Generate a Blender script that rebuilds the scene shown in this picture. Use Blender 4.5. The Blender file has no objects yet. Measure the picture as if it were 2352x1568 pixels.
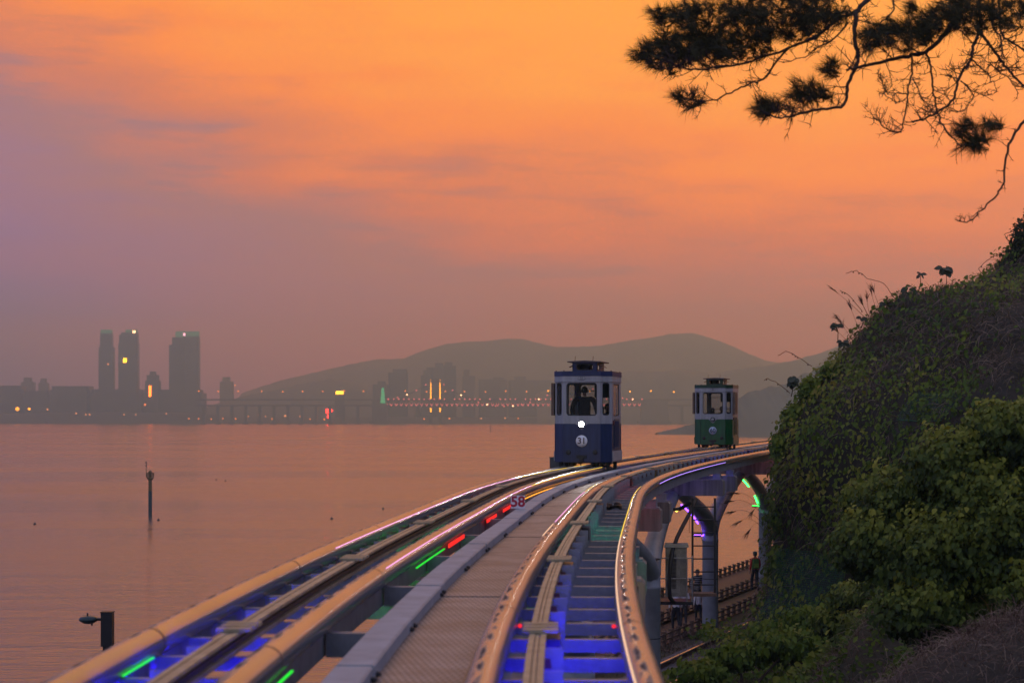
import bpy, bmesh, math, random
import numpy as np
from mathutils import Vector, Matrix, noise as mn

sc = bpy.context.scene
col = sc.collection
EYE = 16.0            # camera height over the sea
FPX = 1991.0          # focal length in pixels of a 1024 px wide picture
HZ = 414.0            # picture row of the horizon
R = math.radians

# ------------------------------------------------------------------ camera
cd = bpy.data.cameras.new('camera')
cam = bpy.data.objects.new('camera', cd); col.objects.link(cam)
cam.location = (0, 0, EYE); cam.rotation_euler = (R(90), 0, 0)
cd.sensor_width = 36.0; cd.lens = FPX / 1024 * 36.0
cd.shift_y = (HZ - 341) / 1024
cd.clip_start = 0.5; cd.clip_end = 40000
cd.dof.use_dof = True; cd.dof.focus_distance = 56.0; cd.dof.aperture_fstop = 2.8
sc.camera = cam

# ------------------------------------------------------------------ sky
SUN_AZ, SUN_EL = R(38), R(6)
GLOW_AZ = R(9)        # the brightest part of the sunset sky, left of where the sun went down behind the hill
def lin(c): return tuple(((v/255)/12.92 if v <= 10.3 else ((v/255+.055)/1.055)**2.4) for v in c)
w = bpy.data.worlds.new('World'); sc.world = w; w.use_nodes = True
nt = w.node_tree; nt.nodes.clear()
def N(t, **k):
    n = nt.nodes.new(t)
    for a, b in k.items(): setattr(n, a, b)
    return n
def L(a, b): nt.links.new(a, b)
def M(op, a, b=None, c=None):
    n = N('ShaderNodeMath', operation=op)
    for i, v in enumerate((a, b, c)):
        if v is None: continue
        if isinstance(v, (int, float)): n.inputs[i].default_value = v
        else: L(v, n.inputs[i])
    return n.outputs[0]
tc = N('ShaderNodeTexCoord'); nm = N('ShaderNodeVectorMath', operation='NORMALIZE'); L(tc.outputs['Generated'], nm.inputs[0])
sx = N('ShaderNodeSeparateXYZ'); L(nm.outputs[0], sx.inputs[0])
elev = M('MULTIPLY', M('ARCSINE', M('MAXIMUM', sx.outputs[2], 0.0)), 57.2958)
dt = N('ShaderNodeVectorMath', operation='DOT_PRODUCT'); L(nm.outputs[0], dt.inputs[0])
dt.inputs[1].default_value = (math.sin(GLOW_AZ), math.cos(GLOW_AZ), 0)
s_ = dt.outputs['Value']
hor = M('SQRT', M('ADD', M('MULTIPLY', sx.outputs[0], sx.outputs[0]), M('ADD', M('MULTIPLY', sx.outputs[1], sx.outputs[1]), 1e-6)))
caz = M('DIVIDE', s_, hor)          # cosine of the azimuth from the sunset
mp = N('ShaderNodeMapping'); L(nm.outputs[0], mp.inputs[0]); mp.inputs['Rotation'].default_value = (0, R(-9), R(0)); mp.inputs['Scale'].default_value = (7, 3, 34)
nz = N('ShaderNodeTexNoise'); L(mp.outputs[0], nz.inputs['Vector']); nz.inputs['Scale'].default_value = 1.0; nz.inputs['Detail'].default_value = 5; nz.inputs['Roughness'].default_value = .55
mp2 = N('ShaderNodeMapping'); L(nm.outputs[0], mp2.inputs[0]); mp2.inputs['Location'].default_value = (3.1, 1.7, 2.2); mp2.inputs['Rotation'].default_value = (0, R(-12), 0); mp2.inputs['Scale'].default_value = (17, 6, 120)
nz2 = N('ShaderNodeTexNoise'); L(mp2.outputs[0], nz2.inputs['Vector']); nz2.inputs['Scale'].default_value = 1.0; nz2.inputs['Detail'].default_value = 4
fade = N('ShaderNodeMapRange'); L(elev, fade.inputs[0]); fade.inputs[1].default_value = 1.0; fade.inputs[2].default_value = 7.0
streak = N('ShaderNodeMapRange'); L(nz2.outputs['Fac'], streak.inputs[0]); streak.inputs[1].default_value = .52; streak.inputs[2].default_value = .72
cl = M('SUBTRACT', M('MULTIPLY', M('SUBTRACT', nz.outputs['Fac'], .5), 5.5), M('MULTIPLY', streak.outputs[0], 1.1))
t_ = M('ADD', M('ADD', elev, M('MULTIPLY', M('SUBTRACT', caz, .99), 70.0)), M('MULTIPLY', cl, fade.outputs[0]))
rm = N('ShaderNodeMapRange'); L(t_, rm.inputs[0]); rm.inputs[1].default_value = -10; rm.inputs[2].default_value = 70
cr = N('ShaderNodeValToRGB'); L(rm.outputs[0], cr.inputs[0])
SKY = [(-10, (96, 116, 214)), (-4, (98, 112, 208)), (0, (142, 114, 172)), (3.5, (162, 118, 128)), (5.5, (212, 124, 74)), (7.5, (250, 144, 10)),
       (10, (255, 164, 0)), (16, (255, 176, 0)), (24, (255, 182, 10)), (40, (230, 180, 90)), (70, (210, 170, 120))]
el = cr.color_ramp.elements
while len(el) < len(SKY): el.new(.5)
for e, (p, c) in zip(el, SKY):
    e.position = (p + 10) / 80; e.color = (*lin(c), 1)
br = N('ShaderNodeValToRGB'); L(M('DIVIDE', elev, 90.0), br.inputs[0])
br.color_ramp.elements[0].color = (.36, .37, .54, 1); br.color_ramp.elements[1].color = (.34, .36, .53, 1)
bm_ = N('ShaderNodeMapRange', interpolation_type='SMOOTHSTEP'); L(s_, bm_.inputs[0]); bm_.inputs[1].default_value = -.35; bm_.inputs[2].default_value = .55
zm = N('ShaderNodeMapRange', interpolation_type='SMOOTHSTEP'); L(elev, zm.inputs[0]); zm.inputs[1].default_value = 14; zm.inputs[2].default_value = 58
mz = N('ShaderNodeMix', data_type='RGBA'); L(zm.outputs[0], mz.inputs[0]); L(cr.outputs[0], mz.inputs[6]); mz.inputs[7].default_value = (.29, .31, .56, 1)
mx = N('ShaderNodeMix', data_type='RGBA'); L(bm_.outputs[0], mx.inputs[0]); L(br.outputs[0], mx.inputs[6]); L(mz.outputs[2], mx.inputs[7])
sky = N('ShaderNodeTexSky'); sky.sky_type = 'NISHITA'; sky.sun_disc = False; sky.sun_elevation = SUN_EL; sky.sun_rotation = SUN_AZ; sky.dust_density = 3
b1 = N('ShaderNodeBackground'); L(mx.outputs[2], b1.inputs[0]); b1.inputs[1].default_value = 1.12
b2 = N('ShaderNodeBackground'); L(sky.outputs[0], b2.inputs[0]); b2.inputs[1].default_value = .005
ad = N('ShaderNodeAddShader'); L(b1.outputs[0], ad.inputs[0]); L(b2.outputs[0], ad.inputs[1])
wo = N('ShaderNodeOutputWorld'); L(ad.outputs[0], wo.inputs[0])
# ------------------------------------------------------------------ sun (low, behind thick haze)
sd = bpy.data.lights.new('sun', 'SUN'); sd.energy = .15; sd.angle = R(14); sd.color = (1, .62, .30)
sun = bpy.data.objects.new('sun', sd); col.objects.link(sun)
sdir = Vector((math.sin(SUN_AZ)*math.cos(SUN_EL), math.cos(SUN_AZ)*math.cos(SUN_EL), math.sin(SUN_EL)))
sun.rotation_euler = (-sdir).to_track_quat('-Z', 'Y').to_euler(); sun.location = (30, 30, 60)
sc.view_settings.view_transform = 'Standard'; sc.view_settings.look = 'None'
sc.view_settings.exposure = 0.0; sc.view_settings.gamma = 1.0
sc.cycles.max_bounces = 6; sc.cycles.diffuse_bounces = 2; sc.cycles.glossy_bounces = 3; sc.cycles.transparent_max_bounces = 16
sc.cycles.transmission_bounces = 4; sc.cycles.volume_bounces = 0; sc.cycles.sample_clamp_indirect = 6; sc.cycles.caustics_reflective = False
sc.cycles.use_denoising = True

# ================================================================== helpers
rng = random.Random(7)
nrng = np.random.default_rng(5)
def at(px, py, d): return Vector(((px-512)*d/FPX, d, EYE-(py-HZ)*d/FPX))
def disp(x, y, d): return at(x*.43537, y*.43537, d)       # from coordinates read on a 2352 px wide view

class MB:
    def __init__(s): s.v=[]; s.f=[]; s.uv=[]; s.sm=[]; s.mi=[]
    def add(s, vs, fs, smooth=False, uvs=None, mi=0):
        o=len(s.v); s.v+= [tuple(v) for v in vs]
        for k,f in enumerate(fs):
            s.f.append(tuple(i+o for i in f)); s.sm.append(smooth); s.mi.append(mi)
            s.uv.append(uvs[k] if uvs else [(0,0)]*len(f))
    def box(s, a, b, mi=0, M_=None, taper=0):
        (x0,y0,z0),(x1,y1,z1)=a,b; t=taper
        vs=[(x0,y0,z0),(x1,y0,z0),(x1,y1,z0),(x0,y1,z0),(x0+t,y0+t,z1),(x1-t,y0+t,z1),(x1-t,y1-t,z1),(x0+t,y1-t,z1)]
        if M_ is not None: vs=[M_@Vector(v) for v in vs]
        s.add(vs,[(0,3,2,1),(4,5,6,7),(0,1,5,4),(1,2,6,5),(2,3,7,6),(3,0,4,7)],mi=mi)
    def tube(s, pts, rad, n=8, mi=0, caps=True, smooth=True):
        pts=[Vector(p) for p in pts]; m=len(pts)
        if not hasattr(rad,'__len__'): rad=[rad]*m
        rings=[]; up=None
        for i,p in enumerate(pts):
            t=(pts[min(i+1,m-1)]-pts[max(i-1,0)])
            if t.length<1e-9: t=Vector((0,0,1))
            t.normalize()
            if up is None:
                up=Vector((0,0,1)) if abs(t.z)<.9 else Vector((1,0,0))
            a=t.cross(up)
            if a.length<1e-6: a=t.cross(Vector((1,.1,0)))
            a.normalize(); b=a.cross(t).normalized(); up=b
            rings.append([p+(a*math.cos(2*math.pi*k/n)+b*math.sin(2*math.pi*k/n))*rad[i] for k in range(n)])
        vs=[v for r in rings for v in r]; fs=[]
        for i in range(m-1):
            for k in range(n):
                k2=(k+1)%n; fs.append((i*n+k,i*n+k2,(i+1)*n+k2,(i+1)*n+k))
        s.add(vs,fs,smooth,mi=mi)
        if caps: s.add(rings[0],[tuple(range(n))],mi=mi); s.add(rings[-1],[tuple(range(n))[::-1]],mi=mi)
    def lathe(s, prof, c=(0,0,0), n=16, mi=0, smooth=True):
        vs=[]; fs=[]
        for r,z in prof:
            for k in range(n): vs.append((c[0]+r*math.cos(2*math.pi*k/n), c[1]+r*math.sin(2*math.pi*k/n), c[2]+z))
        for i in range(len(prof)-1):
            for k in range(n):
                k2=(k+1)%n; fs.append((i*n+k,i*n+k2,(i+1)*n+k2,(i+1)*n+k))
        s.add(vs,fs,smooth,mi=mi)
        for i,rev in ((0,True),(len(prof)-1,False)):
            if prof[i][0]>1e-4:
                f=tuple(range(i*n,i*n+n)); s.add(vs[i*n:i*n+n],[tuple(range(n))[::-1] if rev else tuple(range(n))],mi=mi)
    def prism(s, poly, y0, y1, mi=0, M_=None):           # polygon in x,z pushed along y
        n=len(poly); vs=[Vector((x,y0,z)) for x,z in poly]+[Vector((x,y1,z)) for x,z in poly]
        if M_ is not None: vs=[M_@v for v in vs]
        s.add(vs,[tuple(range(n)),tuple(range(n,2*n))[::-1]]+[(i,i+n,(i+1)%n+n,(i+1)%n) for i in range(n)],mi=mi)
    def mesh(s, name):
        me=bpy.data.meshes.new(name); me.from_pydata(s.v,[],s.f)
        me.polygons.foreach_set('use_smooth', s.sm); me.polygons.foreach_set('material_index', s.mi)
        u=me.uv_layers.new(name='UVMap')
        u.data.foreach_set('uv',[c for f in s.uv for q in f for c in q])
        me.validate()
        b=bmesh.new(); b.from_mesh(me); bmesh.ops.recalc_face_normals(b,faces=b.faces); b.to_mesh(me); b.free()
        me.update(); return me

def tag(o, label=None, cat=None, group=None, kind=None):
    if label: o['label']=label
    if cat: o['category']=cat
    if group: o['group']=group
    if kind: o['kind']=kind
    return o
def wm(o):
    l=Matrix.Translation(o.location)@o.rotation_euler.to_matrix().to_4x4()
    return l if o.parent is None else wm(o.parent)@o.matrix_parent_inverse@l
def obj(name, me, mats, parent=None, loc=None, rz=0, world=False):
    if isinstance(me, MB): me=me.mesh(name)
    if mats is not None and len(me.materials)==0:
        for m in (mats if isinstance(mats,(list,tuple)) else [mats]): me.materials.append(m)
    o=bpy.data.objects.new(name, me); col.objects.link(o)
    if loc is not None: o.location=loc
    o.rotation_euler=(0,0,rz)
    if parent is not None:
        o.parent=parent
        if world:
            o.matrix_parent_inverse=wm(parent).inverted()
    return o
def thing(name, label, cat, loc=(0,0,0), rz=0, group=None):
    o=bpy.data.objects.new(name,None); col.objects.link(o); o.empty_display_size=.3
    o.location=loc; o.rotation_euler=(0,0,rz); return tag(o,label,cat,group)

# ------------------------------------------------------------------ materials
MATS={}
def mat(name, c, rough=.6, metal=0, var=.2, vs=2.0, bump=0, bs=20, emit=None, es=0, c2=None, stretch=(1,1,1), spec=.5, detail=4):
    if name in MATS: return MATS[name]
    m=bpy.data.materials.new(name); m.use_nodes=True; n=m.node_tree; p=n.nodes['Principled BSDF']
    p.inputs['Roughness'].default_value=rough; p.inputs['Metallic'].default_value=metal; p.inputs['Specular IOR Level'].default_value=spec
    if var>0 or bump>0:
        t=n.nodes.new('ShaderNodeTexCoord'); mpg=n.nodes.new('ShaderNodeMapping'); mpg.inputs['Scale'].default_value=stretch
        n.links.new(t.outputs['Object'],mpg.inputs[0])
    if var>0:
        x=n.nodes.new('ShaderNodeTexNoise'); x.inputs['Scale'].default_value=vs; x.inputs['Detail'].default_value=detail; x.inputs['Roughness'].default_value=.65
        n.links.new(mpg.outputs[0],x.inputs['Vector'])
        r=n.nodes.new('ShaderNodeValToRGB'); n.links.new(x.outputs['Fac'],r.inputs[0])
        d=c2 if c2 else tuple(v*(1-var) for v in c); u=tuple(min(1,v*(1+var)) for v in c) if not c2 else c
        r.color_ramp.elements[0].position=.3; r.color_ramp.elements[1].position=.7
        r.color_ramp.elements[0].color=(*d,1); r.color_ramp.elements[1].color=(*u,1)
        n.links.new(r.outputs[0],p.inputs['Base Color'])
    else: p.inputs['Base Color'].default_value=(*c,1)
    if bump>0:
        x=n.nodes.new('ShaderNodeTexNoise'); x.inputs['Scale'].default_value=bs; x.inputs['Detail'].default_value=3
        n.links.new(mpg.outputs[0],x.inputs['Vector'])
        b=n.nodes.new('ShaderNodeBump'); b.inputs['Strength'].default_value=bump; b.inputs['Distance'].default_value=.02
        n.links.new(x.outputs['Fac'],b.inputs['Height']); n.links.new(b.outputs[0],p.inputs['Normal'])
    if emit: p.inputs['Emission Color'].default_value=(*emit,1); p.inputs['Emission Strength'].default_value=es
    MATS[name]=m; return m
def glow(name, c, s):
    return mat(name,(.02,.02,.02),.5,0,0,emit=c,es=s)
def leafmat(name, cols, rough=.55, trans=.25, spec=.25):
    m=bpy.data.materials.new(name); m.use_nodes=True; n=m.node_tree; p=n.nodes['Principled BSDF']
    a=n.nodes.new('ShaderNodeAttribute'); a.attribute_name='tone'
    r=n.nodes.new('ShaderNodeValToRGB'); n.links.new(a.outputs['Fac'],r.inputs[0])
    e=r.color_ramp.elements
    while len(e)<len(cols): e.new(.5)
    for i,(q,c) in enumerate(zip(e,cols)): q.position=i/(len(cols)-1); q.color=(*c,1)
    n.links.new(r.outputs[0],p.inputs['Base Color']); p.inputs['Roughness'].default_value=rough; p.inputs['Specular IOR Level'].default_value=spec
    if trans>0:
        tb=n.nodes.new('ShaderNodeBsdfTranslucent'); n.links.new(r.outputs[0],tb.inputs[0])
        mxs=n.nodes.new('ShaderNodeMixShader'); mxs.inputs[0].default_value=trans
        n.links.new(p.outputs[0],mxs.inputs[1]); n.links.new(tb.outputs[0],mxs.inputs[2]); n.links.new(mxs.outputs[0],n.nodes['Material Output'].inputs[0])
    MATS[name]=m; return m

# ================================================================== track centre line (plan), natural cubic spline
KN=np.array([0,10,20,30,40,50,60,75,90,110,130.]); KX=np.array([-.912,-.9,-.518,.176,1.018,2.468,4.46,7.894,11.597,16.657,21.764])
def _spl():
    n=len(KN); h=np.diff(KN); A=np.eye(n); b=np.zeros(n)
    for i in range(1,n-1):
        A[i,i-1]=h[i-1];A[i,i]=2*(h[i-1]+h[i]);A[i,i+1]=h[i];b[i]=6*((KX[i+1]-KX[i])/h[i]-(KX[i]-KX[i-1])/h[i-1])
    return np.linalg.solve(A,b)
KM=_spl()
def xc(y):
    y=np.asarray(y,float); j=np.clip(np.searchsorted(KN,y)-1,0,len(KN)-2); a=KN[j+1]-y; c=y-KN[j]; h=KN[j+1]-KN[j]
    return KM[j]*a**3/(6*h)+KM[j+1]*c**3/(6*h)+(KX[j]/h-KM[j]*h/6)*a+(KX[j+1]/h-KM[j+1]*h/6)*c
_Y=np.linspace(1,119,3000); _X=xc(_Y); _S=np.concatenate([[0],np.cumsum(np.hypot(np.diff(_X),np.diff(_Y)))])
def zc(y): return EYE-(1.508-.188*(y-40)/100)
def fr(s):
    y=float(np.interp(s,_S,_Y)); x=float(xc(y)); e=.05; dx=float(xc(y+e)-xc(y-e))/(2*e)
    l=math.hypot(dx,1); return x,y,zc(y),dx/l,1/l
def s_of_y(y): return float(np.interp(y,_Y,_S))
def tf(s,o,z):
    x,y,zz,tx,ty=fr(s); return Vector((x+ty*o,y-tx*o,zz+z))
def heading(s): x,y,z,tx,ty=fr(s); return math.atan2(tx,ty)
def tmat(s,o=0,z=0):     # local x = right of track, y = forward
    return Matrix.Translation(tf(s,o,z))@Matrix.Rotation(-heading(s),4,'Z')
def sweep(mb, prof, s0, s1, step=1.0, smooth=False, closed=True, mi=0):
    n=len(prof); m=max(2,int(math.ceil((s1-s0)/step))+1); ss=np.linspace(s0,s1,m); vs=[]
    per=[0]
    for i in range(n): a,b=prof[i],prof[(i+1)%n]; per.append(per[-1]+math.hypot(a[0]-b[0],a[1]-b[1]))
    for s in ss:
        for o,z in prof: vs.append(tf(s,o,z))
    fs=[];us=[]
    for i in range(m-1):
        for k in range(n if closed else n-1):
            k2=(k+1)%n; fs.append((i*n+k,(i+1)*n+k,(i+1)*n+k2,i*n+k2))
            us.append([(per[k],ss[i]),(per[k],ss[i+1]),(per[k+1],ss[i+1]),(per[k+1],ss[i])])
    mb.add(vs,fs,smooth,us,mi)
    if closed:
        mb.add(vs[:n],[tuple(range(n))],mi=mi); mb.add(vs[-n:],[tuple(range(n))[::-1]],mi=mi)
def circ(o,z,r,n=16): return [(o+r*math.sin(2*math.pi*k/n), z-r*math.cos(2*math.pi*k/n)) for k in range(n)][::-1]
def rect(o0,o1,z0,z1): return [(o0,z0),(o0,z1),(o1,z1),(o1,z0)]
SEND=float(_S[-1])
# ================================================================== SETTING
# ---- sea
def sea_mat():
    m=bpy.data.materials.new('sea_water'); m.use_nodes=True; n=m.node_tree; p=n.nodes['Principled BSDF']
    p.inputs['Base Color'].default_value=(.07,.072,.10,1); p.inputs['Roughness'].default_value=.17; p.inputs['IOR'].default_value=1.5
    t=n.nodes.new('ShaderNodeTexCoord')
    def nb(scale,det,dist,strength,prev):
        mp=n.nodes.new('ShaderNodeMapping'); mp.inputs['Scale'].default_value=scale; mp.inputs['Rotation'].default_value=(0,0,R(12)); n.links.new(t.outputs['Object'],mp.inputs[0])
        x=n.nodes.new('ShaderNodeTexNoise'); x.inputs['Scale'].default_value=1; x.inputs['Detail'].default_value=det; n.links.new(mp.outputs[0],x.inputs['Vector'])
        b=n.nodes.new('ShaderNodeBump'); b.inputs['Strength'].default_value=strength; b.inputs['Distance'].default_value=dist
        n.links.new(x.outputs['Fac'],b.inputs['Height'])
        if prev: n.links.new(prev,b.inputs['Normal'])
        return b.outputs[0]
    b=nb((.03,.16,1),5,.55,.5,None); b=nb((.45,1.3,1),3,.20,.75,b); n.links.new(b,p.inputs['Normal'])
    mp=n.nodes.new('ShaderNodeMapping'); mp.inputs['Scale'].default_value=(.004,.016,1); n.links.new(t.outputs['Object'],mp.inputs[0])      # wind patches
    x=n.nodes.new('ShaderNodeTexNoise'); x.inputs['Scale'].default_value=1; x.inputs['Detail'].default_value=5; n.links.new(mp.outputs[0],x.inputs['Vector'])
    r=n.nodes.new('ShaderNodeMapRange'); n.links.new(x.outputs['Fac'],r.inputs[0]); r.inputs[1].default_value=.35; r.inputs[2].default_value=.68; r.inputs[3].default_value=.11; r.inputs[4].default_value=.26; n.links.new(r.outputs[0],p.inputs['Roughness'])
    return m
BX0,BX1,BY0,BY1=-3500,3500,-900,5300
mb=MB(); mb.add([(BX0+50,BY0+50,0),(BX1-50,BY0+50,0),(BX1-50,BY1-50,0),(BX0+50,BY1-50,0)],[(0,1,2,3)])
tag(obj('sea',mb,sea_mat()),'calm salmon coloured sea at sunset','sea',kind='structure')

# ---- ridges of land: real thickness, rising to a crest and falling behind
def ridge(name,label,pts,D,depth,m,rough=12,steps=260,base=-1,seed=0,cat='hill',fine=0):
    xs=[(p[0]*.43537-512)*D/FPX for p in pts]; zs=[EYE-(p[1]*.43537-HZ)*D/FPX for p in pts]
    X=np.linspace(xs[0],xs[-1],steps); Z=np.interp(X,xs,zs)
    rows=[(-1,0),(-.8,.22),(-.55,.5),(-.3,.8),(-.12,.96),(0,1),(.2,.9),(.5,.5),(1,0)]
    vs=[];fs=[]
    for v,h in rows:
        for i in range(steps):
            q=mn.fractal(Vector((X[i]/ (depth*.35)+seed,v*2.2+seed,0)),1,2,4)
            q2=mn.noise(Vector((X[i]/(depth*.05)+seed,v*40,3)))
            z=base+(Z[i]-base)*h*(1+.12*q*(1-abs(h*2-1) if h<1 else 0))
            if h>.75: z+=rough*.35*q2+fine*mn.noise(Vector((X[i]/(fine*1.6+1e-3),v*30,9)))*(1 if h>.75 else 0)
            vs.append((X[i],D+v*depth,max(base,z)))
    for r in range(len(rows)-1):
        for i in range(steps-1): a=r*steps+i; fs.append((a,a+1,a+steps+1,a+steps))
    mb=MB(); mb.add(vs,fs,True); o=obj(name,mb,m)
    return tag(o,label,cat,kind='structure')
forest=mat('forest_hill',(.09,.105,.095),.9,0,.4,.01); rockm=mat('far_land',(.05,.05,.045),.9,0,.3,.02)
ridge('mountain','pale far mountain ridge fading into the haze behind the bridge',[(560,900),(640,874),(689,862),(802,836),(864,824),(926,823),(958,809),(1024,789),(1066,784),(1107,783),(1160,777),(1199,777),(1253,791),(1279,796),(1330,795),(1378,793),(1452,780),(1500,774),(1537,766),(1593,764),(1622,772),(1671,789),(1720,811),(1760,827),(1850,842),(1950,855),(2100,850),(2352,830)],4850,300,forest,5,seed=1)
ridge('mountain','nearer hazy mountain rising to the right behind the green capsule',[(1230,905),(1290,880),(1440,852),(1480,849),(1520,852),(1560,847),(1600,852),(1640,857),(1690,845),(1760,839),(1820,827),(1880,811),(1920,796),(1950,789),(2000,800),(2100,792),(2352,780)],3700,300,forest,9,seed=4)
ridge('mountain','low rounded hill on the far shore left of the bridge',[(470,935),(560,908),(640,892),(700,878),(760,869),(810,874),(850,887),(900,905),(960,925)],3900,220,forest,7,seed=7)
ridge('headland','wooded headland standing in the sea right of the green capsule',[(1640,985),(1665,940),(1700,913),(1720,900),(1760,890),(1800,881),(1830,866),(1860,850),(1930,832),(2000,815),(2150,800),(2352,790)],1560,160,forest,5,steps=420,seed=11,fine=4)
ridge('islet','low dark rocky point in the sea just left of the green capsule',[(1508,993),(1530,988),(1555,983),(1575,976),(1600,972),(1640,970),(1680,985),(1700,996)],1610,40,forest,1.5,steps=200,seed=13,fine=1)
ridge('shore','flat far shoreline below the three tall towers',[(-700,950),(0,950),(60,948),(200,944),(330,946),(460,946),(520,956),(700,958),(900,956),(1080,957),(1300,956),(1500,958),(1620,960)],3560,50,rockm,3,steps=300,seed=17,cat='shore')

# ---- haze: one closed box of even air round everything but the sky
hm=bpy.data.materials.new('haze_air'); hm.use_nodes=True; hn=hm.node_tree; hn.nodes.clear()
pv=hn.nodes.new('ShaderNodeVolumePrincipled'); ho=hn.nodes.new('ShaderNodeOutputMaterial'); hn.links.new(pv.outputs[0],ho.inputs['Volume'])
pv.inputs['Color'].default_value=(.30,.66,1.0,1); pv.inputs['Absorption Color'].default_value=(1,1,1,1); pv.inputs['Density'].default_value=5.7e-4; pv.inputs['Anisotropy'].default_value=.66
mb=MB(); mb.box((BX0,BY0,-5),(BX1,BY1,224)); tag(obj('haze',mb,hm),'thin evening haze over sea and city','haze',kind='stuff')

# ---- land under the viaduct
U2=Vector((.325,.9457,0)).normalized(); N2=Vector((U2.y,-U2.x,0)); Q2=Vector((5.65,75,0))     # promenade line and its right-hand normal
def pl(l,o,z=0): p=Q2+U2*l+N2*o; return Vector((p.x,p.y,z))
GZ=EYE-7.95
def smooth(a,b,x): t=min(1,max(0,(x-a)/(b-a))); return t*t*(3-2*t)
def ground_z(x,y):
    p=Vector((x,y,0))-Q2; o=p.dot(N2)
    z=GZ
    edge=smooth(-3.4,-5.4,o)
    z-=edge*(GZ+3)
    bank=smooth(4.2,9.5,x+ .9*mn.noise(Vector((x*.3,y*.3,5))))*(1-smooth(40,54,y))
    z+=bank*5.6
    if x>9: z+=min(6,(x-9)*.35)*(1-smooth(40,54,y))
    z+=.14*mn.fractal(Vector((x*.35,y*.35,1)),1,2,3)*(1-edge)*smooth(4.0,6,o+ (0))
    z+=edge*.9*mn.noise(Vector((x*.5,y*.5,8)))
    return z
gx=np.concatenate([np.linspace(-24,-10,18),np.linspace(-9.4,20,62),np.linspace(21,60,16)]); gy=np.linspace(-8,150,150)
vs=[(x,y,ground_z(x,y)) for y in gy for x in gx]; W_=len(gx)
fs=[(j*W_+i,j*W_+i+1,(j+1)*W_+i+1,(j+1)*W_+i) for j in range(len(gy)-1) for i in range(W_-1)]
mb=MB(); mb.add(vs,fs,True)
soil=mat('bank_soil',(.055,.05,.028),.95,0,.5,1.2,.6,6,c2=(.022,.026,.012))
tag(obj('ground',mb,soil),'rough coastal ground under the viaduct','ground',kind='structure')
# boardwalk sheets (two walks side by side), ballast bed
wood=mat('boardwalk_wood',(.10,.05,.035),.7,0,.35,3,.5,14,c2=(.055,.028,.02),stretch=(.6,6,1))
def strip(name,label,l0,l1,o0,o1,z0,z1,m,cat):
    mb=MB(); n=24
    for i in range(n):
        a=l0+(l1-l0)*i/n; b=l0+(l1-l0)*(i+1)/n
        vs=[pl(a,o0,z0),pl(b,o0,z0),pl(b,o1,z0),pl(a,o1,z0),pl(a,o0,z1),pl(b,o0,z1),pl(b,o1,z1),pl(a,o1,z1)]
        mb.add(vs,[(4,5,6,7),(0,1,5,4),(3,2,6,7)]+([(0,3,7,4)] if i==0 else [])+([(1,2,6,5)] if i==n-1 else []))
    return tag(obj(name,mb,m),label,cat,kind='structure')
strip('boardwalk','brown timber seaside walk nearest the water',-34,40,-2.75,-.06,GZ-.1,GZ+.12,wood,'boardwalk')
strip('boardwalk','brown timber walk nearer the viaduct columns',-34,40,.06,1.72,GZ-.2,GZ+.02,wood,'boardwalk')
ball=mat('ballast_gravel',(.16,.15,.16),.95,0,.6,7,1.0,22,c2=(.05,.05,.055))
strip('gravel_bed','grey gravel bed of the ground level railway',-34,8,2.75,5.2,GZ-.1,GZ+.09,ball,'gravel')

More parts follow.
